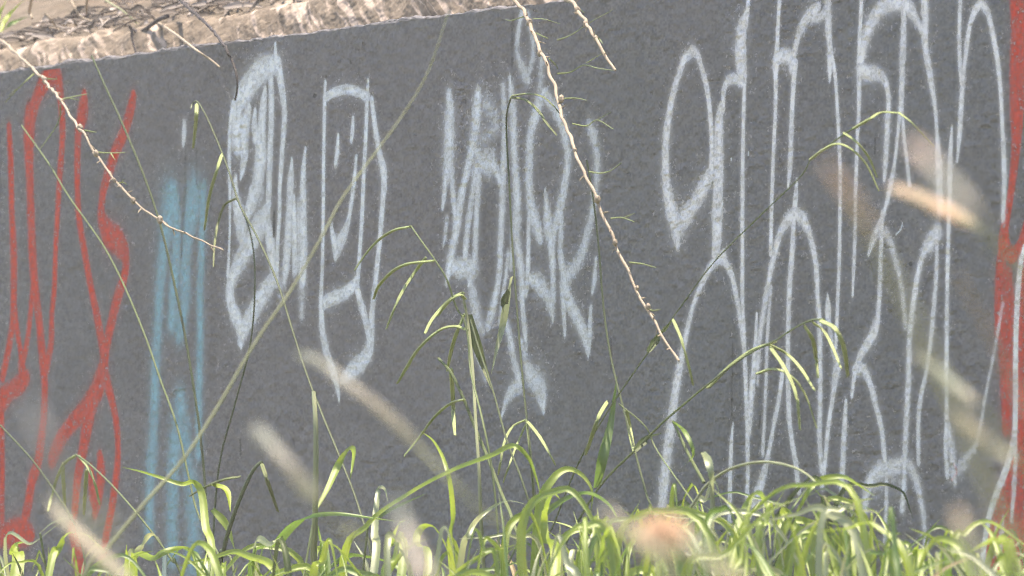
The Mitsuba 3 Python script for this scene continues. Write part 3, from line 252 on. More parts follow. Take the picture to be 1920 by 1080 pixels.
{"k":"grass_shoot","l":"bright leaf pair bent like a hook right of the middle","p":[["leaf","l",8.47,0,[0.6162,-0.2964,0.0,0.6272,-0.2904,0.2832,0.652,-0.2769,0.5664,0.6594,-0.2729,0.6426,0.6629,-0.2601,0.6708,0.6622,-0.243,0.6822,0.6657,-0.2272,0.6766,0.6727,-0.218,0.6596,0.6712,-0.2185,0.6371]],["stem","stem",2.84,0.8,[0.6101,-0.2792,0.5978,0.516,-0.3734,0.2989,0.4741,-0.4152,0.0]],["leaf","m",7.27,0,[0.6101,-0.2792,0.5978,0.6381,-0.2641,0.6287,0.6907,-0.2607,0.6479,0.7709,-0.2705,0.6553,0.8625,-0.2891,0.6429,0.9351,-0.3083,0.6199]]]},
{"k":"grass_shoot","l":"broad fold of leaf hanging in shade below the drooping spikes","p":[["leaf","p",6.23,0,[0.435,-0.3013,0.0,0.4747,-0.3082,0.2834,0.564,-0.3235,0.5668,0.5975,-0.3264,0.6147,0.5483,-0.2882,0.6352,0.5785,-0.274,0.6492,0.7187,-0.3079,0.6417]],["leaf","l",8.66,0,[0.599,-0.4474,0.0,0.5593,-0.4077,0.2836,0.47,-0.3183,0.5673,0.384,-0.292,0.6053,0.3651,-0.2771,0.6228,0.4106,-0.2851,0.6252,0.4927,-0.3098,0.61,0.5693,-0.3322,0.5809]],["leaf","l",9.48,0,[1.0166,-0.4909,0.0,0.977,-0.4513,0.2825,0.8881,-0.3623,0.565,0.7808,-0.3232,0.6074,0.7768,-0.3214,0.6354,0.8765,-0.36,0.6534,0.9235,-0.3728,0.6472]]]},
{"k":"grass_shoot","l":"leaf bending over at lower left under the nodding straw spikes","p":[["leaf","l",7.34,0,[-0.2677,-0.5302,0.0,-0.3078,-0.4902,0.2859,-0.3978,-0.4001,0.5717,-0.4283,-0.3744,0.6056,-0.3887,-0.3776,0.6235,-0.2641,-0.4063,0.6192,-0.1525,-0.43,0.5972]],["leaf","l",13.71,0,[-0.4591,-0.4918,0.0,-0.4992,-0.4517,0.2864,-0.5894,-0.3615,0.5728,-0.6713,-0.3315,0.6014,-0.6902,-0.3171,0.6141,-0.611,-0.3327,0.6146]],["leaf","p",4.3,0,[-0.762,-0.2236,0.0,-0.7199,-0.2657,0.3005,-0.6253,-0.3603,0.601,-0.5025,-0.3771,0.6123,-0.3661,-0.4067,0.6293,-0.27,-0.4202,0.6464]],["stem","stem",3.08,0.8,[-0.4276,-0.3979,0.6238,-0.5258,-0.2996,0.3119,-0.5695,-0.256,0.0]],["leaf","p",3.63,0,[-0.4276,-0.3979,0.6238,-0.2984,-0.4346,0.6345,-0.2136,-0.4435,0.6426]]]},
{"k":"grass_shoot","l":"pale leaf bent over a green one below the blue paint","p":[["leaf","p",8.48,0,[-0.1208,-0.496,0.0,-0.1608,-0.456,0.2855,-0.2507,-0.3661,0.571,-0.2848,-0.3387,0.5985,-0.2489,-0.3407,0.6176,-0.1566,-0.3699,0.6196,-0.0771,-0.3938,0.6087]],["leaf","l",8.31,0,[-0.2699,-0.273,0.0,-0.23,-0.3129,0.2852,-0.1401,-0.4027,0.5703,-0.0512,-0.4144,0.5936,-0.0409,-0.393,0.6037,-0.0746,-0.3626,0.6028,-0.0645,-0.3571,0.579]],["leaf","p",7.72,0,[0.0943,-0.4895,0.0,0.0544,-0.4496,0.2849,-0.0354,-0.3599,0.5699,-0.1378,-0.303,0.5826,-0.0065,-0.3465,0.5834]]]},
{"k":"grass_shoot","l":"horizontal yellowing leaf crossing the long straw stem before the blue paint","p":[["leaf","l",7.78,0,[0.0878,-0.4609,0.0,0.0479,-0.4269,0.285,-0.0419,-0.3506,0.57,-0.0989,-0.3327,0.63,-0.1214,-0.3277,0.6662,-0.1215,-0.3381,0.6781,-0.1071,-0.3585,0.676,-0.1214,-0.3784,0.6838,-0.1616,-0.3874,0.6915,-0.2269,-0.3808,0.6967]]]},
{"k":"grass_shoot","l":"hooked bright leaf at the left of the dense right-hand grass","p":[["leaf","l",8.63,0,[1.3713,-0.4611,0.0,1.3319,-0.4217,0.2816,1.2432,-0.333,0.5631,1.2066,-0.3061,0.6146,1.1975,-0.2897,0.6417,1.2365,-0.2968,0.6492,1.3056,-0.3218,0.6295,1.3579,-0.3447,0.5917]],["stem","stem",2.67,0.8,[1.1704,-0.3004,0.6095,1.2664,-0.3964,0.3048,1.309,-0.4391,0.0]],["leaf","p",6.43,0,[1.1704,-0.3004,0.6095,1.1541,-0.2684,0.6288,1.2745,-0.3006,0.638,1.3604,-0.3281,0.6342]]]},
{"k":"grass_shoot","l":"dark leaf sloping left to right above the dense right-hand grass","p":[["stem","stem",2.67,0.8,[1.1803,-0.2662,0.6042,1.2588,-0.3613,0.3021,1.2937,-0.4036,0.0]],["leaf","d",6.48,0,[1.1803,-0.2662,0.6042,1.1724,-0.2412,0.6314,1.2182,-0.2427,0.6552,1.308,-0.2693,0.6646,1.3943,-0.2945,0.6473]],["leaf","m",3.74,0,[1.089,-0.1772,0.0,1.1284,-0.2166,0.2817,1.2171,-0.3053,0.5633,1.311,-0.3245,0.6028,1.4336,-0.3614,0.6279,1.4008,-0.3214,0.6576]]]},
{"k":"grass_shoot","l":"long pale-edged leaf arching right above the dense grass near the white lump","p":[["stem","stem",2.68,0.8,[1.3123,-0.2954,0.6243,1.214,-0.3937,0.3121,1.1703,-0.4374,0.0]],["leaf","l",5.89,0,[1.3123,-0.2954,0.6243,1.3265,-0.2845,0.6535,1.3061,-0.2594,0.663,1.3067,-0.2388,0.6653,1.3407,-0.2379,0.6563,1.4149,-0.2575,0.6446]],["stem","stem",2.67,0.8,[1.4316,-0.2955,0.6283,1.3326,-0.1965,0.3141,1.2886,-0.1525,0.0]],["leaf","p",3.67,0,[1.4316,-0.2955,0.6283,1.5262,-0.3312,0.6375,1.6051,-0.3535,0.6391]]]},
{"k":"grass_shoot","l":"thick yellow-green blade drooping right in the dense right-hand grass","p":[["stem","stem",2.64,0.8,[1.2788,-0.2997,0.6085,1.3747,-0.3956,0.3043,1.4173,-0.4382,0.0]],["leaf","l",8.61,0,[1.2788,-0.2997,0.6085,1.2565,-0.2797,0.6303,1.2335,-0.2624,0.6253,1.2442,-0.2556,0.6037,1.2822,-0.2626,0.5631]],["leaf","l",6.9,0,[1.2242,-0.1818,0.0,1.2636,-0.221,0.2813,1.3522,-0.3093,0.5626,1.3682,-0.3231,0.6023,1.3322,-0.2814,0.6188,1.3714,-0.2712,0.6158]]]},
{"k":"grass_shoot","l":"narrow dark leaf and a white-backed fold at the right of the dense grass","p":[["stem","stem",2.67,0.8,[1.427,-0.3227,0.6441,1.3256,-0.2213,0.322,1.2805,-0.1762,0.0]],["leaf","d",7.3,0,[1.427,-0.3227,0.6441,1.5559,-0.3636,0.6318,1.6294,-0.3715,0.6128]],["leaf","l",6.33,0,[1.6145,-0.3753,0.0,1.5751,-0.3575,0.2809,1.4866,-0.3173,0.5619,1.4608,-0.3102,0.6068,1.5233,-0.3297,0.6297,1.6027,-0.3581,0.6105]],["stem","stem",2.67,0.8,[1.4488,-0.3306,0.6437,1.3474,-0.2292,0.3219,1.3024,-0.1842,0.0]],["leaf","p",4.7,0,[1.4488,-0.3306,0.6437,1.549,-0.3719,0.6266,1.517,-0.3547,0.614]]]},
{"k":"grass_shoot","l":"tall bent leaf leaning right near the red letter at the right edge","p":[["leaf","l",5.18,0,[1.822,-0.4467,0.0,1.7819,-0.4066,0.2868,1.6915,-0.3162,0.5737,1.6805,-0.293,0.6049,1.6729,-0.2717,0.6164,1.6963,-0.2663,0.6126,1.7793,-0.2806,0.5938,1.8698,-0.3049,0.5878]],["leaf","m",6.71,0,[1.5697,-0.1916,0.0,1.609,-0.2309,0.2804,1.6973,-0.3192,0.5607,1.7677,-0.3553,0.5987,1.8163,-0.3774,0.616]]]},
{"k":"grass_shoot","l":"upright broad pale blades at lower right below the white lump","p":[["leaf","l",11.24,0,[1.9044,-0.522,0.0,1.8652,-0.4827,0.2801,1.777,-0.3945,0.5601,1.7112,-0.3638,0.5837,1.8046,-0.4074,0.5931]],["leaf","l",6.25,0,[1.7937,-0.5032,0.0,1.7544,-0.464,0.2804,1.6661,-0.3757,0.5608,1.5905,-0.3345,0.5847,1.5794,-0.3218,0.6031,1.6864,-0.3657,0.6045]],["leaf","p",7.17,0,[1.6299,-0.2341,0.0,1.6692,-0.2733,0.2802,1.7574,-0.3616,0.5603,1.8254,-0.3935,0.5751]]]},
{"k":"thorny_twig","l":"long pale twig hanging from the wall top at right of the middle, thick with knots","p":[["stem","twig",4.25,0.55,[-0.0654,0.28,1.266,0.0246,0.09,1.256,0.0546,-0.02,1.226,0.1021,-0.0374,1.2098,0.1579,-0.0548,1.1933,0.2121,-0.0722,1.1723,0.2662,-0.0896,1.1514,0.3229,-0.107,1.1289,0.3793,-0.1243,1.1025,0.4302,-0.1417,1.0765,0.4836,-0.1591,1.0547,0.5341,-0.1765,1.0367,0.5859,-0.1939,1.0142,0.6428,-0.2113,0.9956,0.6812,-0.22,0.973,0.701,-0.22,0.9525,0.7233,-0.22,0.9337,0.7365,-0.22,0.9146,0.7535,-0.22,0.9012,0.7717,-0.22,0.8826,0.7886,-0.22,0.8664,0.8081,-0.22,0.8524,0.8275,-0.22,0.8362,0.8468,-0.22,0.8201,0.8674,-0.22,0.8045,0.8891,-0.22,0.7918]],["sprig","sprig",1.91,0.4,[0.1483,-0.0523,1.1951,0.0976,-0.0452,1.1932,0.0875,-0.0484,1.1942]],["+",0,1.3,0.4,[0.1694,-0.0523,1.191,0.2484,-0.0761,1.1856,0.2409,-0.0531,1.1813]],["sprig","sprig",1.88,0.4,[0.2244,-0.0746,1.1716,0.2514,-0.0762,1.1654,0.2209,-0.0581,1.1663]],["+",0,1.3,0.4,[0.28,-0.0746,1.1611,0.3319,-0.0828,1.1635,0.3494,-0.0652,1.1782,0.3992,-0.0631,1.1884]],["sprig","sprig",1.87,0.4,[0.3143,-0.1004,1.1382,0.3063,-0.0889,1.1319,0.2853,-0.0765,1.1285]],["sprig","sprig",1.86,0.4,[0.366,-0.1149,1.119,0.367,-0.0993,1.1211,0.3996,-0.0986,1.1271,0.4661,-0.114,1.12,0.5176,-0.1192,1.115]],["+",0,1.28,0.4,[0.441,-0.1149,1.127,0.5291,-0.1374,1.1325]],["sprig","sprig",1.85,0.4,[0.4157,-0.1337,1.089,0.4192,-0.1174,1.0897,0.4692,-0.1282,1.0849]],["sprig","sprig",1.82,0.4,[0.5087,-0.1639,1.057,0.5283,-0.156,1.054,0.5897,-0.1724,1.0572,0.6408,-0.1777,1.0452]],["+",0,1.26,0.4,[0.5718,-0.1639,1.0582,0.5898,-0.1566,1.0661]],["sprig","sprig",1.8,0.4,[0.6437,-0.2073,0.9991,0.6728,-0.2085,0.9962,0.73,-0.2231,0.9965,0.7684,-0.2289,1.0032]],["sprig","sprig",1.8,0.4,[0.7234,-0.22,0.9461,0.7343,-0.2127,0.9469,0.77,-0.2142,0.9411]],["+",0,1.24,0.4,[0.7561,-0.22,0.946,0.8055,-0.2311,0.9485]],["sprig","sprig",1.79,0.4,[0.7691,-0.22,0.8984,0.7868,-0.2129,0.8963,0.8149,-0.2109,0.8915]],["sprig","sprig",1.79,0.4,[0.8107,-0.22,0.849,0.8173,-0.2151,0.8466,0.8256,-0.2111,0.8475]]],"knots":[[0.1822,-0.0628,1.1859],[0.2787,-0.0954,1.146],[0.4208,-0.1361,1.0881],[0.5646,-0.1871,1.0255],[0.6947,-0.222,0.9674],[0.7381,-0.222,0.9202],[0.7928,-0.222,0.8707],[0.8188,-0.222,0.8504]]},
{"k":"thorny_twig","l":"short pale twig hanging near the top edge, right of the long knotted one","p":[["stem","twig",4.63,0.6,[0.0726,0.28,1.2596,0.1626,0.09,1.2496,0.1926,-0.02,1.2196,0.2659,-0.0486,1.2018,0.3473,-0.0771,1.1839,0.4324,-0.1057,1.1624,0.4816,-0.12,1.1479,0.4978,-0.12,1.1356,0.5125,-0.12,1.1233,0.5246,-0.12,1.1147]],["sprig","sprig",1.88,0.4,[0.2925,-0.0578,1.1961,0.2823,-0.0465,1.194,0.2625,-0.034,1.193]],["sprig","sprig",1.85,0.4,[0.4449,-0.109,1.1593,0.4378,-0.0974,1.1525,0.4751,-0.1118,1.1462]]],"knots":[[0.3141,-0.066,1.1918],[0.3933,-0.0937,1.1723],[0.4694,-0.1174,1.1521]]},
{"k":"thorny_twig","l":"pale twig hanging from the wall top at far left across the red letters","p":[["stem","twig",4.38,0.45,[-2.3782,0.22,1.3542,-2.09,0.1659,1.3155,-1.8261,0.1118,1.2768,-1.6385,0.0576,1.2523,-1.4524,0.0035,1.2229,-1.2713,-0.0506,1.195,-1.1017,-0.1047,1.1681,-0.9416,-0.1588,1.1466,-0.7723,-0.2129,1.115,-0.6742,-0.24,1.0925,-0.6448,-0.24,1.0725,-0.6091,-0.24,1.0511,-0.5687,-0.24,1.0295,-0.5286,-0.24,1.0125,-0.4728,-0.24,0.9919,-0.4097,-0.24,0.9754,-0.3394,-0.24,0.9608,-0.2652,-0.24,0.9448]],["sprig","sprig",2.1,0.4,[-1.2473,-0.0576,1.1924,-1.2671,-0.0402,1.1931,-1.2538,-0.0372,1.1925]],["sprig","sprig",2.04,0.4,[-0.97,-0.1471,1.1521,-0.9019,-0.1594,1.1518,-0.833,-0.1707,1.1516]],["+",0,1.41,0.4,[-0.9482,-0.1471,1.1523,-0.9234,-0.1435,1.1487]],["sprig","sprig",2.01,0.4,[-0.6994,-0.2309,1.1013,-0.708,-0.2178,1.1001,-0.7174,-0.2085,1.1]],["sprig","sprig",2.0,0.4,[-0.6464,-0.24,1.0732,-0.6195,-0.2323,1.071,-0.604,-0.2185,1.0712]],["+",0,1.37,0.4,[-0.5962,-0.24,1.0692,-0.5398,-0.2582,1.0591]],["sprig","sprig",1.99,0.4,[-0.58,-0.24,1.0343,-0.5888,-0.2282,1.0355,-0.5976,-0.2191,1.0335]],["+",0,1.37,0.4,[-0.5639,-0.24,1.0343,-0.5148,-0.2572,1.0358]],["sprig","sprig",2.11,0.4,[-1.3472,-0.0294,1.2038,-1.3428,-0.0483,1.1886,-1.3988,-0.0469,1.17]],["+",0,1.45,0.4,[-1.4067,-0.0294,1.1867,-1.4127,-0.0377,1.1788]],["sprig","sprig",2.06,0.4,[-0.9746,-0.148,1.1445,-1.0142,-0.1323,1.1325,-1.0426,-0.129,1.1177,-1.0492,-0.1436,1.0951]]],"knots":[[-1.2264,-0.0647,1.1893],[-0.9476,-0.1563,1.1483],[-0.7214,-0.2272,1.1049],[-0.6367,-0.242,1.0709],[-0.58,-0.242,1.0374],[-0.5238,-0.242,1.0116],[-0.4444,-0.242,0.9865]]},
{"k":"dry_stalk","l":"straight straw-white stalk poking over the wall edge at upper left","p":[["stem","twig",3.81,0.5,[-1.5031,0.2,1.2825,-1.1436,0.075,1.2441,-0.7926,-0.05,1.2058,-0.7442,-0.05,1.1906,-0.7169,-0.05,1.1804]]]},
{"k":"dark_branch","l":"thin dark branch bending down over the wall edge beside the letter A","p":[["stem","dark_twig",4.43,0.55,[-1.4412,0.2,1.3115,-1.2628,0.14,1.2869,-1.0722,0.08,1.2581,-0.8912,0.02,1.2297,-0.7242,-0.04,1.2051,-0.7034,-0.04,1.1888,-0.6906,-0.04,1.1718,-0.6858,-0.04,1.1545,-0.6937,-0.04,1.1403]]]},
{"k":"dark_branch","l":"short dark stub with a thin dark strand, jutting over the wall edge at upper left","p":[["stem","dark_twig",6.04,0.6,[-1.3439,0.15,1.2802,-1.3941,0.1568,1.277,-1.4374,0.1635,1.2714,-1.4756,0.1665,1.2668,-1.4944,0.1643,1.2704,-1.4932,0.1579,1.2756]],["stem","dark_twig",3.98,0.5,[-1.3415,0.1,1.2609,-1.338,0.1,1.2481,-1.3311,0.1,1.2311]]]},  # second stem: thin dark strand going straight down beside the stub
{"k":"dry_stick","l":"pale upright stick on the bank at the upper left corner","p":[["stem","twig",4.94,0.7,[-2.1522,0.3,1.3616,-2.1426,0.293,1.3496,-2.1723,0.3029,1.3416,-2.2071,0.3156,1.3338,-2.1919,0.3133,1.3259]]]},
{"k":"dry_stick","l":"grey upright stick among the litter, right of the pale one in the corner","p":[["stem","twig",4.18,0.7,[-1.9186,0.28,1.3481,-1.9333,0.2854,1.3365,-1.9651,0.2971,1.3274,-1.9797,0.3039,1.3186]]]},
{"k":"dry_stick","l":"thin pale stick lying diagonally in the litter, ending above the stub","p":[["stem","twig",2.76,0.7,[-1.8853,0.24,1.3355,-1.8523,0.2338,1.3197,-1.8504,0.2405,1.3087,-1.8353,0.2529,1.3013,-1.7842,0.2577,1.2974,-1.7261,0.2497,1.2907]]]},
{"k":"dry_stick","l":"straw lying slanted across the rock above the dark stub","p":[["stem","straw_stem",2.71,0.7,[-1.7384,0.22,1.3283,-1.6539,0.2032,1.3123,-1.6066,0.1996,1.3002,-1.6019,0.2167,1.2847]]]},
{"k":"dry_stick","l":"short pale stick lying on the ledge near the top left corner","p":[["stem","twig",3.48,0.7,[-1.9689,0.24,1.3185,-1.9663,0.248,1.3095,-1.9818,0.2604,1.3037,-1.9742,0.2633,1.2978]]]},
{"k":"bank_tuft","l":"small green grass tuft on the bank in the upper left corner","p":[["leaf","l",6.4,0,[-2.2681,0.3,1.3111,-2.2769,0.3097,1.3275,-2.2731,0.3196,1.3403,-2.2122,0.3139,1.3546]],["leaf","m",4.96,0,[-2.2624,0.3,1.3122,-2.2358,0.3006,1.3201,-2.238,0.313,1.3255,-2.2121,0.3177,1.3299]],["leaf","l",4.98,0,[-2.2813,0.3,1.3154,-2.3098,0.3138,1.335,-2.2991,0.3171,1.3488,-2.2477,0.3008,1.3598]],["leaf","m",4.97,0,[-2.2719,0.3,1.3184,-2.2654,0.2859,1.332,-2.3363,0.303,1.3433]]]}]

# ---------------------------------------------------------------- helpers
KEYS = set()
def put(name, mesh, mat, parent=None, smooth=40, label=None, kind=None):
    base = (parent + '__' + name) if parent else name
    key, i = base, 0
    while key in KEYS:
        i += 1; key = f'{base}_{i:03d}'
    KEYS.add(key)
    scene[key] = mikit.ply(mesh, mat, smooth=smooth)
    if label or kind:
        labels[key] = {}
        if label: labels[key]['label'] = label
        if kind: labels[key]['kind'] = kind
    return key
def thing(name, label, cat, group=None):
    key, i = name, 0
    while key in KEYS:
        i += 1; key = f'{name}_{i:03d}'
    KEYS.add(key)
    labels[key] = {'label': label, 'category': cat}
    if group: labels[key]['group'] = group
    return key
def catmull(P, n=6):
    P = np.asarray(P, float)
    if len(P) < 3:
        t = np.linspace(0, 1, n + 1)[:, None]
        return P[0] + (P[-1] - P[0]) * t
    Q = np.vstack([2 * P[0] - P[1], P, 2 * P[-1] - P[-2]])
    out = []
    for i in range(1, len(Q) - 2):
        t = np.linspace(0, 1, n, endpoint=False)[:, None]
        a, b, c, d = Q[i - 1], Q[i], Q[i + 1], Q[i + 2]
        out.append(.5 * (2 * b + (c - a) * t + (2 * a - 5 * b + 4 * c - d) * t * t + (3 * b - a - 3 * c + d) * t ** 3))
    out.append(P[-1:])
    return np.vstack(out)
def frames(P):
    t = np.gradient(P, axis=0); t /= np.linalg.norm(t, axis=1, keepdims=True) + 1e-12
    u = np.cross(t[0], [.3, .9, .1]); u /= np.linalg.norm(u)
    U = []
    for k in range(len(P)):
        u = u - t[k] * (u @ t[k]); u /= np.linalg.norm(u) + 1e-12
        U.append(u)
    U = np.array(U)
    return t, U, np.cross(t, U)
def tube(P, r, n=6):
    P = np.asarray(P, float); r = np.broadcast_to(np.asarray(r, float), (len(P),))
    t, U, V = frames(P)
    a = np.arange(n) * 2 * math.pi / n
    v = (P[:, None] + r[:, None, None] * (np.cos(a)[None, :, None] * U[:, None] + np.sin(a)[None, :, None] * V[:, None])).reshape(-1, 3)
    f = []
    for i in range(len(P) - 1):
        for j in range(n):
            a0, b0 = i * n + j, i * n + (j + 1) % n
            f += [[a0, b0, b0 + n], [a0, b0 + n, a0 + n]]
    v = np.vstack([v, P[0], P[-1]]); m = len(v)
    for j in range(n):
        f += [[m - 2, (j + 1) % n, j], [m - 1, (len(P) - 1) * n + j, (len(P) - 1) * n + (j + 1) % n]]
    return v, np.array(f)
def join(parts):
    vs, fs, o = [], [], 0
    for v, f in parts:
        vs.append(v); fs.append(np.asarray(f) + o); o += len(v)
    return np.vstack(vs), np.vstack(fs)
def tm(m): return trimesh.Trimesh(m[0], m[1], process=False)
def blade(P, w, rnd, tipped=True, fold=.22, base_w=.55, turn=1.):
    """a grass leaf: a long V-folded ribbon that tapers and twists"""
    P = np.asarray(P, float); n = len(P)
    t = np.gradient(P, axis=0); t /= np.linalg.norm(t, axis=1, keepdims=True) + 1e-12
    s = np.linspace(0, 1, n)
    prof = (base_w + (1 - base_w) * np.clip(s / .3, 0, 1)) * (np.clip((1 - s) / .6, 0, 1) ** .85 if tipped else 1.)
    prof = np.maximum(prof, .04)
    a0, a1 = rnd.uniform(-.8, .8) * turn, rnd.uniform(-.9, .9) * turn
    h = np.array([CAM[0] - P[n // 2, 0], CAM[1] - P[n // 2, 1], 0]); h /= np.linalg.norm(h)     # heading the leaf opens to
    L, N = [], []
    for k in range(n):
        ang = a0 + a1 * s[k]
        hh = np.array([h[0] * math.cos(ang) - h[1] * math.sin(ang), h[0] * math.sin(ang) + h[1] * math.cos(ang), .35])
        l = np.cross(t[k], hh); l /= np.linalg.norm(l) + 1e-9
        if L and l @ L[-1] < 0: l = -l
        L.append(l); N.append(np.cross(l, t[k]))
    L, N = np.array(L), np.array(N)
    hw = (w / 2 * prof)[:, None]
    d = .5 * fold
    rows = [P - L * hw + N * hw * fold, P - L * hw * .5 + N * hw * d * .55, P - N * hw * .1, P + L * hw * .5 + N * hw * d * .55, P + L * hw + N * hw * fold]
    v = np.stack(rows, 1).reshape(-1, 3)
    f = []
    for i in range(n - 1):
        for j in range(4):
            a = i * 5 + j
            f += [[a, a + 1, a + 6], [a, a + 6, a + 5]]
    return v, np.array(f)
_oct = trimesh.creation.icosphere(subdivisions=1)
OV, OF = np.array(_oct.vertices), np.array(_oct.faces)
def ellipsoid(c, ax, length, rad, side):
    ax = ax / np.linalg.norm(ax); s = side - ax * (side @ ax); s /= np.linalg.norm(s) + 1e-9
    b = np.cross(ax, s)
    taper = 1 - .35 * OV[:, 0:1]
    return c + OV[:, 0:1] * ax * length + taper * (OV[:, 1:2] * s * rad + OV[:, 2:3] * b * rad * .75), OF
def spike(P, w, rnd):
    """a drooping flower spike: a flat rachis with two close rows of overlapping spikelets under it"""
    P = catmull(P, 10)
    seg = np.r_[0, np.cumsum(np.linalg.norm(np.diff(P, axis=0), axis=1))]
    t, U, V = frames(P)
    parts = [tube(P, np.linspace(w * .16, w * .09, len(P)), 5)]
    step = w * .42
    s = w * .5; k = 0
    while s < seg[-1]:
        c = np.array([np.interp(s, seg, P[:, i]) for i in range(3)])
        tt = np.array([np.interp(s, seg, t[:, i]) for i in range(3)]); tt /= np.linalg.norm(tt)
        down = np.array([0, 0, -1.]) - tt * (-tt[2]); nd = np.linalg.norm(down)
        down = down / nd if nd > .25 else np.array([np.interp(s, seg, U[:, i]) for i in range(3)])
        side = np.cross(tt, down)
        sg = 1 if k % 2 else -1
        f = 1 - .45 * (s / seg[-1]) ** 3
        off = down * w * .20 + side * sg * w * .20
        ax = tt + off / w * (.9 + .5 * rnd.random()) 
        parts.append(ellipsoid(c + off * f, ax, w * .46 * f, w * .21 * f, side))
        s += step * (.9 + .2 * rnd.random()) * .62; k += 1
    return join(parts)
def seed_head(P, w, rnd):
    """a bristly foxtail head: a core packed with spikelets and a coat of long fine bristles"""
    P = catmull(P, 8); n = len(P)
    seg = np.r_[0, np.cumsum(np.linalg.norm(np.diff(P, axis=0), axis=1))]; Lh = seg[-1]
    t, U, V = frames(P)
    prof = lambda x: (np.clip(x / .12, 0, 1) ** .6) * (np.clip((1 - x) / .10, 0, 1) ** .5) * (.62 + .38 * np.clip(x / .5, 0, 1))
    parts = [tube(P, np.maximum(w * .27 * prof(seg / Lh), w * .05), 7)]
    for k in range(330):
        x = rnd.random() * .96 + .02; s = x * Lh
        c = np.array([np.interp(s, seg, P[:, i]) for i in range(3)])
        i0 = min(n - 1, int(np.searchsorted(seg, s)))
        a = rnd.random() * 2 * math.pi
        o = math.cos(a) * U[i0] + math.sin(a) * V[i0]
        fwd = -t[i0]
        parts.append(ellipsoid(c + o * w * .28 * prof(x), o * .7 + fwd * .8, w * .13, w * .065, t[i0]))
        for _ in range(3):
            b = o + fwd * (.35 + .5 * rnd.random()) + .35 * np.array([rnd.uniform(-1, 1) for _ in range(3)])
            b /= np.linalg.norm(b); q = c + o * w * .2 * prof(x); side = np.cross(b, t[i0]); side /= np.linalg.norm(side) + 1e-9
            ln = w * (.28 + .22 * rnd.random()); hw = w * .012
            mid = q + b * ln * .6 + fwd * ln * .06
            parts.append((np.array([q - side * hw, q + side * hw, mid + side * hw * .7, mid - side * hw * .7, q + b * ln + fwd * ln * .15]), np.array([[0, 1, 2], [0, 2, 3], [3, 2, 4]])))
    return join(parts)

# ---------------------------------------------------------------- materials
def mat(name, d): scene[name] = d
def leafy(name, col, var=.35, rough=.4, gloss=.10, trans=.85):
    c = np.array(col)
    def fn(p, n, uv):
        v = noise(p.x * 23, p.y * 23, p.z * 9) ; w = noise(p.x * 300, p.y * 300, p.z * 300)
        k = 1 + var * (v - .5) * 2 + .12 * (w - .5)
        return mi.Color3f(mi.Float(float(c[0])) * k * (1 + .25 * (v - .5)), mi.Float(float(c[1])) * k, mi.Float(float(c[2])) * k)
    mat(name + '_thin', {'type': 'principledthin', 'base_color': mikit.proc(fn), 'roughness': rough, 'diff_trans': trans, 'spec_trans': 0.0, 'eta': 1.45})
    mat(name + '_wax', {'type': 'twosided', 'bsdf': {'type': 'roughconductor', 'material': 'none', 'alpha': .28, 'specular_reflectance': {'type': 'rgb', 'value': [.8, .85, .8]}}})
    mat(name, {'type': 'blendbsdf', 'weight': gloss, 'a': {'type': 'ref', 'id': name + '_thin'}, 'b': {'type': 'ref', 'id': name + '_wax'}})
leafy('leaf_light', (.34, .46, .06), trans=1.05, gloss=.08)
leafy('leaf_mid', (.18, .30, .055), trans=1.05, gloss=.08)
leafy('leaf_dark', (.085, .12, .045), trans=.8, gloss=.03)
leafy('leaf_pale', (.42, .47, .26), gloss=.14, trans=1.0)
leafy('leaf_dry', (.42, .34, .20), gloss=.04, trans=.7)
def solid(name, col, rough=.6, var=.3, spec=.4, fx=60, fz=25):
    c = np.array(col)
    def fn(p, n, uv):
        k = 1 + var * (fbm(p.x * fx, p.y * fx, p.z * fz, 3) - .5) * 2
        return mi.Color3f(*(mi.Float(float(v)) * k for v in c))
    mat(name, {'type': 'twosided', 'bsdf': {'type': 'principled', 'base_color': mikit.proc(fn), 'roughness': rough, 'specular': spec}})
solid('stem', (.14, .18, .085), .5)
solid('stem_pale', (.28, .31, .19), .45)
solid('stem_dark', (.085, .11, .06), .5)
solid('stem_olive', (.24, .24, .13), .6)
solid('stem_brown', (.34, .27, .20), .6)
solid('straw_stem', (.32, .34, .21), .6)
solid('spike', (.34, .40, .18), .55, .4)
solid('spike_dark', (.16, .19, .09), .55, .4)
for nm, c in dict(straw=(.72, .69, .60), pink=(.73, .70, .65), cream=(.88, .83, .73), grey=(.48, .47, .49), brown=(.52, .47, .41)).items():
    leafy('seed_' + nm, c, var=.2, rough=.6, gloss=.03, trans=1.0)
solid('twig', (.36, .30, .235), .6, .35)
solid('twig_dark', (.06, .052, .055), .7)
solid('sprig', (.24, .29, .13), .55)
solid('flower_dry', (.74, .56, .42), .75, .35)

GX = 96; GZ = 40
SEG = []          # every short piece of a sprayed line: x0 z0 x1 z1 r0 r1 softness strength colour
groups = []
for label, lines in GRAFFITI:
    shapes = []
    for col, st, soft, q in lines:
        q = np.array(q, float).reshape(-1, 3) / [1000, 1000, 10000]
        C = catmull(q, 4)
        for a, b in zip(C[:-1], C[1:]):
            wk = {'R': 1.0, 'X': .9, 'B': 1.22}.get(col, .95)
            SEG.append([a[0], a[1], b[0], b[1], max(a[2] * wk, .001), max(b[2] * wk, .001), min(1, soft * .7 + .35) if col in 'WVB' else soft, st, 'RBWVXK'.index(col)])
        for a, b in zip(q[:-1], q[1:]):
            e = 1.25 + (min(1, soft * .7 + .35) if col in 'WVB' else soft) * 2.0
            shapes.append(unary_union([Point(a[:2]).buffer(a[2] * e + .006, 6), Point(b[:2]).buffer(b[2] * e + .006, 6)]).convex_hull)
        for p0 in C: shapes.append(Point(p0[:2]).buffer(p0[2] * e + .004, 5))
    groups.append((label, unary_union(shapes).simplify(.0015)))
SEG = np.array(SEG)
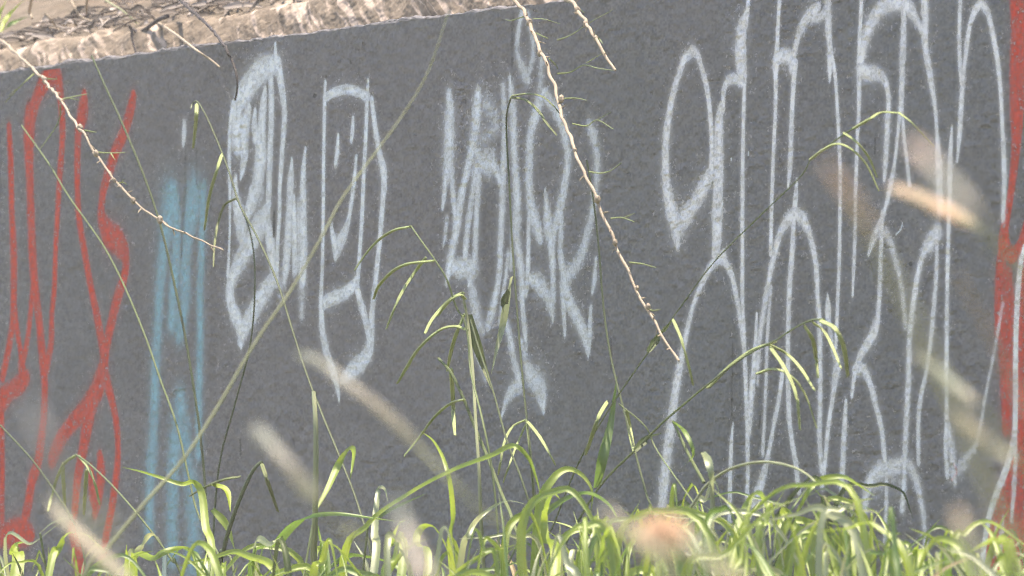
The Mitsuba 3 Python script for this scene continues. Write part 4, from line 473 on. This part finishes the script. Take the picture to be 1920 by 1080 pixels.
X0, X1, Z0, Z1 = -1.75, 1.45, .5, 1.25
cells = [[] for _ in range(GX * GZ)]
cw, ch = (X1 - X0) / GX, (Z1 - Z0) / GZ
for i, s in enumerate(SEG):
    R = max(s[4], s[5]) * (1.2 + s[6] * 2.0) + .003
    box = (min(s[0], s[2]) - R, max(s[0], s[2]) + R, min(s[1], s[3]) - R, max(s[1], s[3]) + R)
    for cx in range(max(0, int((box[0] - X0) / cw)), min(GX - 1, int((box[1] - X0) / cw)) + 1):
        for cz in range(max(0, int((box[2] - Z0) / ch)), min(GZ - 1, int((box[3] - Z0) / ch)) + 1):
            mx, mz = X0 + (cx + .5) * cw, Z0 + (cz + .5) * ch
            d = LineString([s[0:2], s[2:4]]).distance(Point(mx, mz))
            if d < R + .5 * math.hypot(cw, ch): cells[cx * GZ + cz].append(i)
KMAX = max(map(len, cells))
start = np.cumsum([0] + [len(c) for c in cells])
cols9 = [mi.Float(SEG[:, k].astype(np.float32)) for k in range(9)]
c_start = mi.UInt32(start[:-1].astype(np.uint32)); c_len = mi.UInt32(np.array([len(c) for c in cells], np.uint32))
c_idx = mi.UInt32(np.array([i for c in cells for i in c] + [0], np.uint32))
dr.eval(cols9, c_start, c_len, c_idx)

def wall_base(p):
    x, z = p.x, p.z
    big = fbm(x * 2.2, z * 2.2, 3.3, 3); streak = noise(x * 42, z * 1.6, 1.7); mott = fbm(x * 90, z * 220, 9.1, 3); grain = noise(x * 240, z * 420, 2.2)
    col = mix((.166, .168, .188), (.194, .184, .203), sst(.32, .68, big))
    patch = sst(.52, .60, fbm(x * 5 + 9, z * 6, 2.4, 4))                             # painted-over areas and old damp marks
    run = sst(.70, .95, noise(x * 75, z * 1.1, 8.4)) * sst(.4, .7, noise(x * 6, z * 2.5, 3.9))
    k = (1 + .44 * (mott - .5) + .12 * (streak - .5) + .44 * (grain - .5)) * (1 - .06 * patch) * (1 - .14 * run)
    pit = sst(.78, .88, noise(x * 85 + 3, z * 150, 5.5)) * sst(.5, .8, noise(x * 9, z * 9, 7.7))
    dust = sst(.72, .9, noise(x * 150, z * 190, 4.2)) * .45
    lip = sst(TOP - .030, TOP - .004, z + .012 * (noise(x * 40, z * 40, 3.) - .5)) * .7          # lit rim of the top edge, highlight put into the colour
    col = col * k * (1 - .6 * pit)
    return mix(col, mi.Color3f(.30, .305, .31), dust * .5), lip
def wall_color(p, n, uv):
    col, lip = wall_base(p)
    return mix(col, mi.Color3f(.22, .225, .235), lip * .3)
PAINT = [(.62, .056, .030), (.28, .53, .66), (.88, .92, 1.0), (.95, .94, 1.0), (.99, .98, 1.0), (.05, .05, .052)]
def graffiti_color(p, n, uv):
    col, _ = wall_base(p)
    x, z = p.x, p.z
    cx = dr.clip(mi.Int32((x - X0) / cw), 0, GX - 1); cz = dr.clip(mi.Int32((z - Z0) / ch), 0, GZ - 1)
    cell = mi.UInt32(cx * GZ + cz)
    s0, ln = dr.gather(mi.UInt32, c_start, cell), dr.gather(mi.UInt32, c_len, cell)
    dens = [mi.Float(0) for _ in range(6)]
    for k in range(KMAX):
        on = ln > k
        i = dr.gather(mi.UInt32, c_idx, s0 + k, on)
        a = [dr.gather(mi.Float, c, i, on) for c in cols9]
        dx, dz = a[2] - a[0], a[3] - a[1]
        t = dr.clip(((x - a[0]) * dx + (z - a[1]) * dz) / dr.maximum(dx * dx + dz * dz, 1e-9), 0, 1)
        d = dr.sqrt(dr.square(x - a[0] - t * dx) + dr.square(z - a[1] - t * dz)) / (a[4] + (a[5] - a[4]) * t)
        box = 1 - sst(.72, 1.18, d)
        v = (box * (1 - a[6]) + (dr.exp(-1.0 * d * d) * .80 + .20 * dr.maximum(dr.exp(-.17 * d * d) - .17, 0) / .83) * a[6]) * a[7]
        v = dr.select(on, v, 0)
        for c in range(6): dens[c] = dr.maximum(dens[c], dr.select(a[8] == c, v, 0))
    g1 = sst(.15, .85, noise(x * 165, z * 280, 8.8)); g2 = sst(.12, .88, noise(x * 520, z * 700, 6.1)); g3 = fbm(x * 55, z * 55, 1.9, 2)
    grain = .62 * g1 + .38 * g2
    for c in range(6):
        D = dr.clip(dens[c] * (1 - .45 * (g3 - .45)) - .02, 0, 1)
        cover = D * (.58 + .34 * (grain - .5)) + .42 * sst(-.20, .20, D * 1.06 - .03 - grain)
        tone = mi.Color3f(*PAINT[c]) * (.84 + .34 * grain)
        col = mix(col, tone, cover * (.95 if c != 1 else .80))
    return col
def wall_relief(p, n, uv):
    x, z = p.x, p.z + p.y
    return .0058 * fbm(x * 85, z * 190, 4.4, 3) + .0010 * noise(x * 300, z * 330, 1.1) - .003 * sst(.78, .88, noise(x * 85 + 3, z * 150, 5.5))
def walled(name, fn):
    mat(name + '_flat', {'type': 'principled', 'base_color': mikit.proc(fn), 'roughness': .62, 'specular': .35})
    mat(name, {'type': 'twosided', 'bsdf': {'type': 'bumpmap', 'tex': mikit.proc(wall_relief, eps=6e-4), 'scale': 1.0, 'b': {'type': 'ref', 'id': name + '_flat'}}})
walled('wall_concrete', wall_color)
walled('wall_paint', graffiti_color)

def rock_color(p, n, uv):
    x, y, z = p.x, p.y, p.z
    q = x + z * 2.1 + .02 * noise(x * 25, z * 40, y * 20)
    a = fbm(x * 14 + 2 * z, y * 14, z * 30, 3); b = fbm(q * 38, y * 25, z * 11, 3); c = noise(x * 170, y * 170, z * 220); e = noise(q * 110, z * 25, y * 40)
    col = mix((.150, .124, .102), (.235, .195, .160), sst(.25, .6, .6 * b + .4 * a))
    col = mix(col, mi.Color3f(.46, .38, .33), sst(.52, .68, .6 * b + .4 * e))
    col = mix(col, mi.Color3f(.29, .205, .155), sst(.5, .75, a) * sst(.06, .12, y - .17) * .7)
    col = mix(col, mi.Color3f(.075, .07, .055), sst(.55, .75, fbm(x * 7 + 5, y * 7, z * 7, 2)) * .45)
    duff = sst(-1.06, -1.16, x + .05 * (a - .5)) * sst(.178, .190, y)                   # dark leaf mould under the litter
    col = mix(col, mi.Color3f(.10, .085, .07), duff * .8)
    return col * (.75 + .5 * c)
mat('rock', {'type': 'twosided', 'bsdf': {'type': 'bumpmap', 'tex': mikit.proc(lambda p, n, uv: .006 * fbm(p.x * 50 + p.z * 30, p.y * 50, p.z * 60, 3) + .001 * noise(p.x * 300, p.y * 300, p.z * 300), eps=8e-4), 'scale': 1.0,
    'b': {'type': 'principled', 'base_color': mikit.proc(rock_color), 'roughness': .9, 'specular': .2}}})
def soil_color(p, n, uv):
    x, y = p.x, p.y
    a = fbm(x * 1.3, y * 1.3, 2., 4); b = noise(x * 60, y * 60, 1.)
    return mix(mix((.10, .075, .05), (.17, .14, .09), a), mi.Color3f(.07, .11, .03), sst(.45, .6, fbm(x * 4, y * 4, 5., 3)) * .8) * (.7 + .6 * b)
mat('soil', {'type': 'twosided', 'bsdf': {'type': 'diffuse', 'reflectance': mikit.proc(soil_color)}})
solid('litter_dry', (.13, .11, .10), .8, .5, fx=25)
solid('litter_pale', (.34, .30, .28), .7, .3)
mat('white_plastic', {'type': 'twosided', 'bsdf': {'type': 'roughplastic', 'diffuse_reflectance': {'type': 'rgb', 'value': [.72, .80, .80]}, 'alpha': .12}})

# ---------------------------------------------------------------- the ground and the rock bank behind the wall
g = np.r_[-400, -150, -60, -25, np.arange(-12, 14.01, .5), 25, 60, 150, 400]
gy = np.r_[-400, -150, -60, -25, np.arange(-12, .31, .35), .35]
XX, YY = np.meshgrid(g, gy, indexing='ij')
ZZ = np.where((np.abs(XX) < 14) & (YY > -13), (meshkit.noise(np.stack([XX * .9, YY * .9, XX * 0], -1)) - .5) * .06, -.02) * np.where(YY > -.4, .2, 1)
def sheet(X, Y, Z):
    n, m = X.shape
    v = np.stack([X, Y, Z], -1).reshape(-1, 3)
    i = np.arange(n - 1)[:, None] * m + np.arange(m - 1)[None]
    f = np.stack([i, i + m, i + m + 1, i + 1], -1).reshape(-1, 4)
    return v, np.vstack([f[:, [0, 1, 2]], f[:, [0, 2, 3]]])
put('ground', sheet(XX, YY, ZZ), 'soil', smooth=True, kind='structure'); labels['ground']['label'] = 'soil and low grass at the foot of the wall'

bx = np.r_[-400, -150, -60, -25, -12, -8, -6, -5, -4.4, np.arange(-4, -2, .05), np.arange(-2, 1.0, .0055), np.arange(1.0, 3, .05), 3.5, 4.5, 6, 9, 14, 30, 80, 200, 400]
rows = [(0, .14, -.4), (0, .14, -.06)] + [(1, .14 + .035 * t, t) for t in np.linspace(0, 1, 26)] + [(2, t, 0) for t in np.r_[np.arange(.006, .5, .0065), np.geomspace(.52, 400, 40)]]
n1 = lambda x, y, s: meshkit.fbm(np.stack([x, y, 0 * x + s], -1), 4) - .5
H = np.interp(bx, [-1.66, -1.30, -1.18, -.95, -.80, -.55, -.2, .3], [.055, .056, .062, .066, .076, .088, .098, .10]) + .008 * n1(bx * 6, bx * 0, 2.)
Yb, Zb = np.zeros((len(bx), len(rows))), np.zeros((len(bx), len(rows)))
for j, (kind, a, b) in enumerate(rows):
    if kind == 0: Yb[:, j], Zb[:, j] = a, TOP + b
    elif kind == 1:
        Yb[:, j], Zb[:, j] = a, TOP + H * (1 - (1 - b) ** 1.6) - .004
    else:
        far = np.clip((a - 1) / 3, 0, 1)
        Yb[:, j] = .175 + a
        Zb[:, j] = TOP + H - .004 + np.minimum(a, 3) * .30 + np.maximum(a - 3, 0) * .012
q = np.stack(np.broadcast_arrays(bx[:, None] * 1.0, Yb, Zb), -1)
fine = (np.abs(bx) < 2.5)[:, None] * np.clip((np.arange(len(rows)) - 1) / 5, 0, 1)[None]
diag = np.stack([(q[..., 0] + q[..., 2] * 1.3) * 26, q[..., 1] * 9, (q[..., 2] - q[..., 0] * .35) * 9], -1)
rel = (meshkit.fbm(diag, 4) - .5) * .011 + (meshkit.fbm(q * 70, 3) - .5) * .005 + (meshkit.fbm(q * 9, 3) - .5) * .02
Yb = Yb - rel * fine * .8; Zb = Zb + rel * fine * .8
rb = sheet(np.broadcast_to(bx[:, None], Yb.shape), Yb, Zb)
put('rock_bank', rb, 'rock', smooth=50, kind='structure'); labels['rock_bank']['label'] = 'rough brown sandstone bank rising behind the wall top'
def bank_z(x, y):
    h = np.interp(x, bx, H)
    return TOP + h - .004 + (y - .175) * .30

# ---------------------------------------------------------------- the wall
wall = thing('concrete_wall', 'rough grey concrete wall with a straight top, covered in tall spray-painted letters', 'wall')
wx = np.r_[-9, -6, -4, -3, np.arange(-2.2, 1.6, .012), 2, 3, 4.5, 6]
e1 = (meshkit.fbm(np.stack([wx * 9, wx * 0, wx * 0], -1), 3) - .5) * .007 + (meshkit.fbm(np.stack([wx * 60, wx * 0, wx * 0 + 4], -1), 2) - .5) * .004
e1 = e1 - .012 * np.clip(meshkit.fbm(np.stack([wx * 14, wx * 0 + 8, wx * 0], -1), 3) - .62, 0, 1)
e2 = (meshkit.fbm(np.stack([wx * 30, wx * 0 + 3, wx * 0], -1), 3) - .5) * .006
prof = [(0 * wx, 0 * wx - .25), (0 * wx, 0 * wx + TOP - .007 + e2 * .7), (.0006 + 0 * wx, TOP - .004 + e2 * .5 + e1 * .7), (.0022 + 0 * wx, TOP - .0022 + e1), (.125 + 0 * wx, TOP - .010 + e1), (.125 + 0 * wx, 0 * wx - .25)]
Yw, Zw = np.stack([a for a, b in prof], 1), np.stack([b for a, b in prof], 1)
put('panel', sheet(np.repeat(wx[:, None], 6, 1), Yw, Zw), 'wall_concrete', wall, smooth=25)
taken = None
for label, poly in groups:
    if taken is not None: poly = poly.difference(taken)
    taken = poly if taken is None else taken.union(poly)
    polys = [a for a in getattr(poly, 'geoms', [poly]) if isinstance(a, Polygon) and a.area > 2e-5]
    vs, fs, o = [], [], 0
    for a in polys:
        zmax = TOP - .0098
        a = a.intersection(Polygon([(-4, .3), (4, .3), (4, zmax), (-4, zmax)]))
        for b in getattr(a, 'geoms', [a]):
            if not isinstance(b, Polygon) or b.is_empty: continue
            v, f = trimesh.creation.triangulate_polygon(b, engine='earcut')
            v, f = np.asarray(v), np.asarray(f)
            w = np.stack([v[:, 0], np.full(len(v), -.00006), v[:, 1]], 1)
            cr = np.cross(w[f[:, 1]] - w[f[:, 0]], w[f[:, 2]] - w[f[:, 0]])[:, 1]
            f = np.where((cr > 0)[:, None], f[:, ::-1], f)
            vs.append(w); fs.append(f + o); o += len(w)
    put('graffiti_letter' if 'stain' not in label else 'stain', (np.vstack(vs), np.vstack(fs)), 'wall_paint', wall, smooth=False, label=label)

# ---------------------------------------------------------------- traced plants and twigs
STEMM = dict(stem='stem', pale='stem_pale', dark='stem_dark', olive='stem_olive', brown='stem_brown', straw_stem='straw_stem', twig='twig', dark_twig='twig_dark', sprig='sprig')
LEAFM = dict(l='leaf_light', m='leaf_mid', d='leaf_dark', p='leaf_pale')
CATS = dict(dry_stick='stick', bank_tuft='grass', grass_stalk='grass', straw_stalk='grass', foxtail_stalk='grass seed head', flower_head='flower', grass_shoot='grass', thorny_twig='twig', dry_stalk='twig', dark_branch='branch')
GROUPS = dict(grass_stalk='flowering grass stalks before the wall', foxtail_stalk='blurred seed heads close to the camera', grass_shoot='leafy grass shoots at the foot of the wall', straw_stalk='blurred long grass stems', thorny_twig='pale twigs hanging over the wall')
for Tn in PLANTS:
    k = Tn['k']; root = thing(k, Tn['l'], CATS[k], GROUPS.get(k))
    pend = None
    def flush():
        global pend
        if pend: put('sprig', join(pend), 'sprig', root); pend = None
    for name, tone, w, tap, flat in Tn['p']:
        P = np.array(flat).reshape(-1, 3); w = w / 1000
        if name == '+':
            C = catmull(P, 4); pend.append(tube(C, np.linspace(w / 2, w * .15, len(C)), 5)); continue
        flush()
        C = catmull(P, 6 if name != 'leaf' else 7)
        if name == 'stem':
            r = np.linspace(1, tap, len(C)) * w / 2 if k in ('thorny_twig', 'dry_stalk', 'dark_branch', 'dry_stick') else np.linspace(tap, 1.15, len(C)) * w / 2
            if k in ('thorny_twig', 'dark_branch'):
                C = C + (meshkit.noise(C * 40) - .5)[:, None] * .004 * np.array([1, .5, .6]); r = r * (1 + .3 * (meshkit.noise(C * 70 + 5) - .5))
            if k == 'thorny_twig': SPINE = C
            put('stem' if k != 'dry_stick' else 'stick', tube(C, r, 7), STEMM[tone], root)
        elif name == 'flower_spike': put(name, spike(P, w * 1.15, R_), tone, root)
        elif name == 'seed_head': put(name, seed_head(P, w, R_), 'seed_' + tone, root)
        elif name == 'leaf': put(name, blade(C, w * 1.15, R_, base_w=.6 if k == 'grass_stalk' else .32, turn=.45), LEAFM[tone], root, smooth=60)
        elif name == 'sprig': pend = [tube(C, np.linspace(w / 2, w * .2, len(C)), 5)]
    flush()
    if k == 'thorny_twig':
        t_, U_, V_ = frames(SPINE)
        for i in range(3, len(SPINE) - 2, 3 if len(SPINE) > 60 else 5):
            if R_.random() < .25: continue
            a = R_.uniform(0, 2 * math.pi); o = math.cos(a) * U_[i] + math.sin(a) * V_[i]
            d = o * .8 + t_[i] * R_.uniform(.2, .9); L = R_.uniform(.004, .012); q0 = SPINE[i]
            put('thorn', tube(np.array([q0, q0 + d * L * .5 + o * L * .1, q0 + d * L]), np.array([.0011, .0008, .0002]), 5), 'twig', root)
    for c in Tn.get('knots', []):
        m = trimesh.creation.icosphere(2, 1.); v = np.array(m.vertices)
        v = v * (1 + .5 * (meshkit.noise(v * 2 + np.array(c) * 9) - .5))[:, None] * np.array([.0034, .0034, .0045]) * R_.uniform(.6, 1.1)
        put('bud', (v + np.array(c), np.array(m.faces)), 'twig', root)
    if 'c' in Tn:
        c, r = np.array(Tn['c']), Tn['w'] / 2000
        parts = []
        m = trimesh.creation.icosphere(2, r * .72); parts.append((np.array(m.vertices) * [1, 1, .8] + c, np.array(m.faces)))
        for i in range(110):
            zc = 1 - 1.75 * (i + .5) / 110; a = i * 2.39996; s = math.sqrt(max(0, 1 - zc * zc))
            d = np.array([s * math.cos(a), s * math.sin(a), zc * .85])
            parts.append(ellipsoid(c + d * r * .78, d + np.array([0, 0, .25]), r * .30, r * .12, np.array([.3, .5, -.8])))
        put('flower', join(parts), 'flower_dry', root)

# ---------------------------------------------------------------- dense grass nobody could count
VIEW = np.array([TGT[0] - CAM[0], TGT[1] - CAM[1]]); VIEW /= np.linalg.norm(VIEW)
def clump_leaf(x, y, top, rnd):
    lean = rnd.gauss(0, .06), rnd.gauss(0, .05)
    ap = np.array([x + lean[0], y + lean[1], top])
    di = rnd.uniform(0, 2 * math.pi); kind = rnd.random()
    u = np.array([math.cos(di), math.sin(di) * .6, 0])
    if kind < .66:                                             # a straight blade that only nods at its tip
        L = rnd.uniform(.12, .24); el = rnd.uniform(.35, 1.35)
        v = u * math.cos(el) + np.array([0, 0, math.sin(el)])
        pts = [ap - v * L, ap - v * L * .6 + np.array([0, 0, .004]), ap - v * L * .25 + np.array([0, 0, .006]), ap + u * .01 - np.array([0, 0, .004])]
    elif kind < .88:                                           # a blade that arches over
        reach = rnd.uniform(.05, .18); drop = rnd.random() ** 1.4 * .17
        pts = [ap - u * reach * .55 - np.array([0, 0, rnd.uniform(.03, .08)]), ap, ap + u * reach * .45 - np.array([0, 0, drop * .30]), ap + u * reach * (.9 - .2 * drop / .17) - np.array([0, 0, drop])]
    else:                                                      # a blade creased sharply downwards
        h = rnd.uniform(.05, .11); f = rnd.uniform(.04, .12)
        pts = [ap - u * .03 - np.array([0, 0, h]), ap - u * .008 - np.array([0, 0, h * .3]), ap, ap + u * .010 - np.array([0, 0, .004]), ap + u * (.015 + .2 * f) - np.array([0, 0, f])]
    b = np.array([pts[0][0] - u[0] * .04, y, 0])
    P = catmull([b, b * .5 + pts[0] * .5 - np.array([0, 0, .05])] + pts, 6)
    P[:, 1] = np.minimum(P[:, 1], -.012)
    return P
for tone, n in (('leaf_light', 250), ('leaf_mid', 100), ('leaf_pale', 85), ('leaf_dark', 30), ('leaf_dry', 14)):
    parts = []
    for _ in range(n):
        y = -R_.uniform(.06, .75)
        xs = R_.choice([R_.uniform(-1.75, 1.4), R_.uniform(-1.75, 1.4), R_.uniform(.1, 1.2)])      # the place on the wall that the leaf stands before
        x = xs - y * 2.1
        far = (x - CAM[0]) * VIEW[0] + (y - CAM[1]) * VIEW[1]
        slope = np.interp(xs, [-1.6, -1.0, -.5, 0, .25, .45, .60, .85, 1.0, 1.2], [.0086, .0086, .0093, .0103, .0114, .0142, .0146, .0126, .0102, .0096])
        top = CAM[2] + far * (slope - .0062 * (R_.random() - .12))       # the mass is lower towards the camera
        parts.append(blade(clump_leaf(x, y, top, R_), R_.uniform(.0035, .0115), R_, base_w=.4, turn=.8, fold=.36))
    key = put('grass__' + tone.split('_')[1] + '_blades', join(parts), tone, smooth=60)
    labels[key] = {'kind': 'stuff'}
labels['grass'] = {'label': 'dense mass of green grass leaves along the foot of the wall', 'category': 'grass', 'kind': 'stuff'}

# ---------------------------------------------------------------- dry litter on the bank
parts, pale = [], []
for i in range(700):
    x = R_.uniform(-2.1, -.98) if i % 14 else R_.uniform(-1.0, .2); y = .19 + R_.random() ** 1.3 * .5
    z = bank_z(x, y) + R_.uniform(.0, .012)
    a = R_.uniform(0, math.pi); L = R_.uniform(.006, .028)
    d = np.array([math.cos(a), math.sin(a), R_.uniform(-.3, .45)]) * L
    P = catmull([np.array([x, y, z]) - d, np.array([x, y, z + .004]), np.array([x, y, z]) + d], 3)
    (pale if i % 3 == 0 else parts).append(tube(P, R_.uniform(.0008, .0022), 5) if i % 2 else blade(P, R_.uniform(.004, .010), R_))
key = put('dry_litter__chips', join(parts), 'litter_dry'); labels[key] = {'kind': 'stuff'}
key = put('dry_litter__straws', join(pale), 'litter_pale'); labels[key] = {'kind': 'stuff'}
labels['dry_litter'] = {'label': 'dead twigs, straws and leaf litter on the bank at upper left', 'category': 'litter', 'kind': 'stuff'}

# ---------------------------------------------------------------- a scrap of white plastic in the grass
root = thing('plastic_scrap', 'curved scrap of white plastic standing in the grass below the blue paint', 'litter')
SC=[-0.297, -0.3, 0.6012]
u_, w_ = np.meshgrid(np.linspace(-1, 1, 13), np.linspace(0, 1, 15), indexing='ij')
edge = 1 - .55 * np.clip((w_ - .45) / .55, 0, 1) ** 2 * (1 - .5 * u_)
sx = u_ * .0075 * edge; sy = .006 * (u_ ** 2) * (1 - .3 * w_) + .002 * np.sin(w_ * 5)
sz = w_ * .30 + .0015 * np.sin(u_ * 4 + w_ * 9)
v, f = sheet(SC[0] + sx * 1.9 + w_ * .006, SC[1] - sy, sz * (SC[2] / .30))
t_ = trimesh.Trimesh(v, f, process=False); n_ = t_.vertex_normals * .0006
put('sheet', (np.vstack([v, v + n_]), np.vstack([f, f[:, ::-1] + len(v)])), 'white_plastic', root, smooth=60)

# ---------------------------------------------------------------- thin haze added to lift dark tones like lens flare
scene['air'] = {'type': 'homogeneous', 'albedo': .95, 'sigma_t': ADDED_HAZE}
scene['haze'] = {'type': 'cube', 'to_world': T().translate([0, 0, 5.5]).scale([460, 460, 7]), 'bsdf': {'type': 'null'}, 'interior': {'type': 'ref', 'id': 'air'}}
scene['camera']['medium'] = {'type': 'ref', 'id': 'air'}
labels['haze'] = {'kind': 'stuff', 'label': 'thin bright haze added before the wall to lift dark tones', 'category': 'haze'}
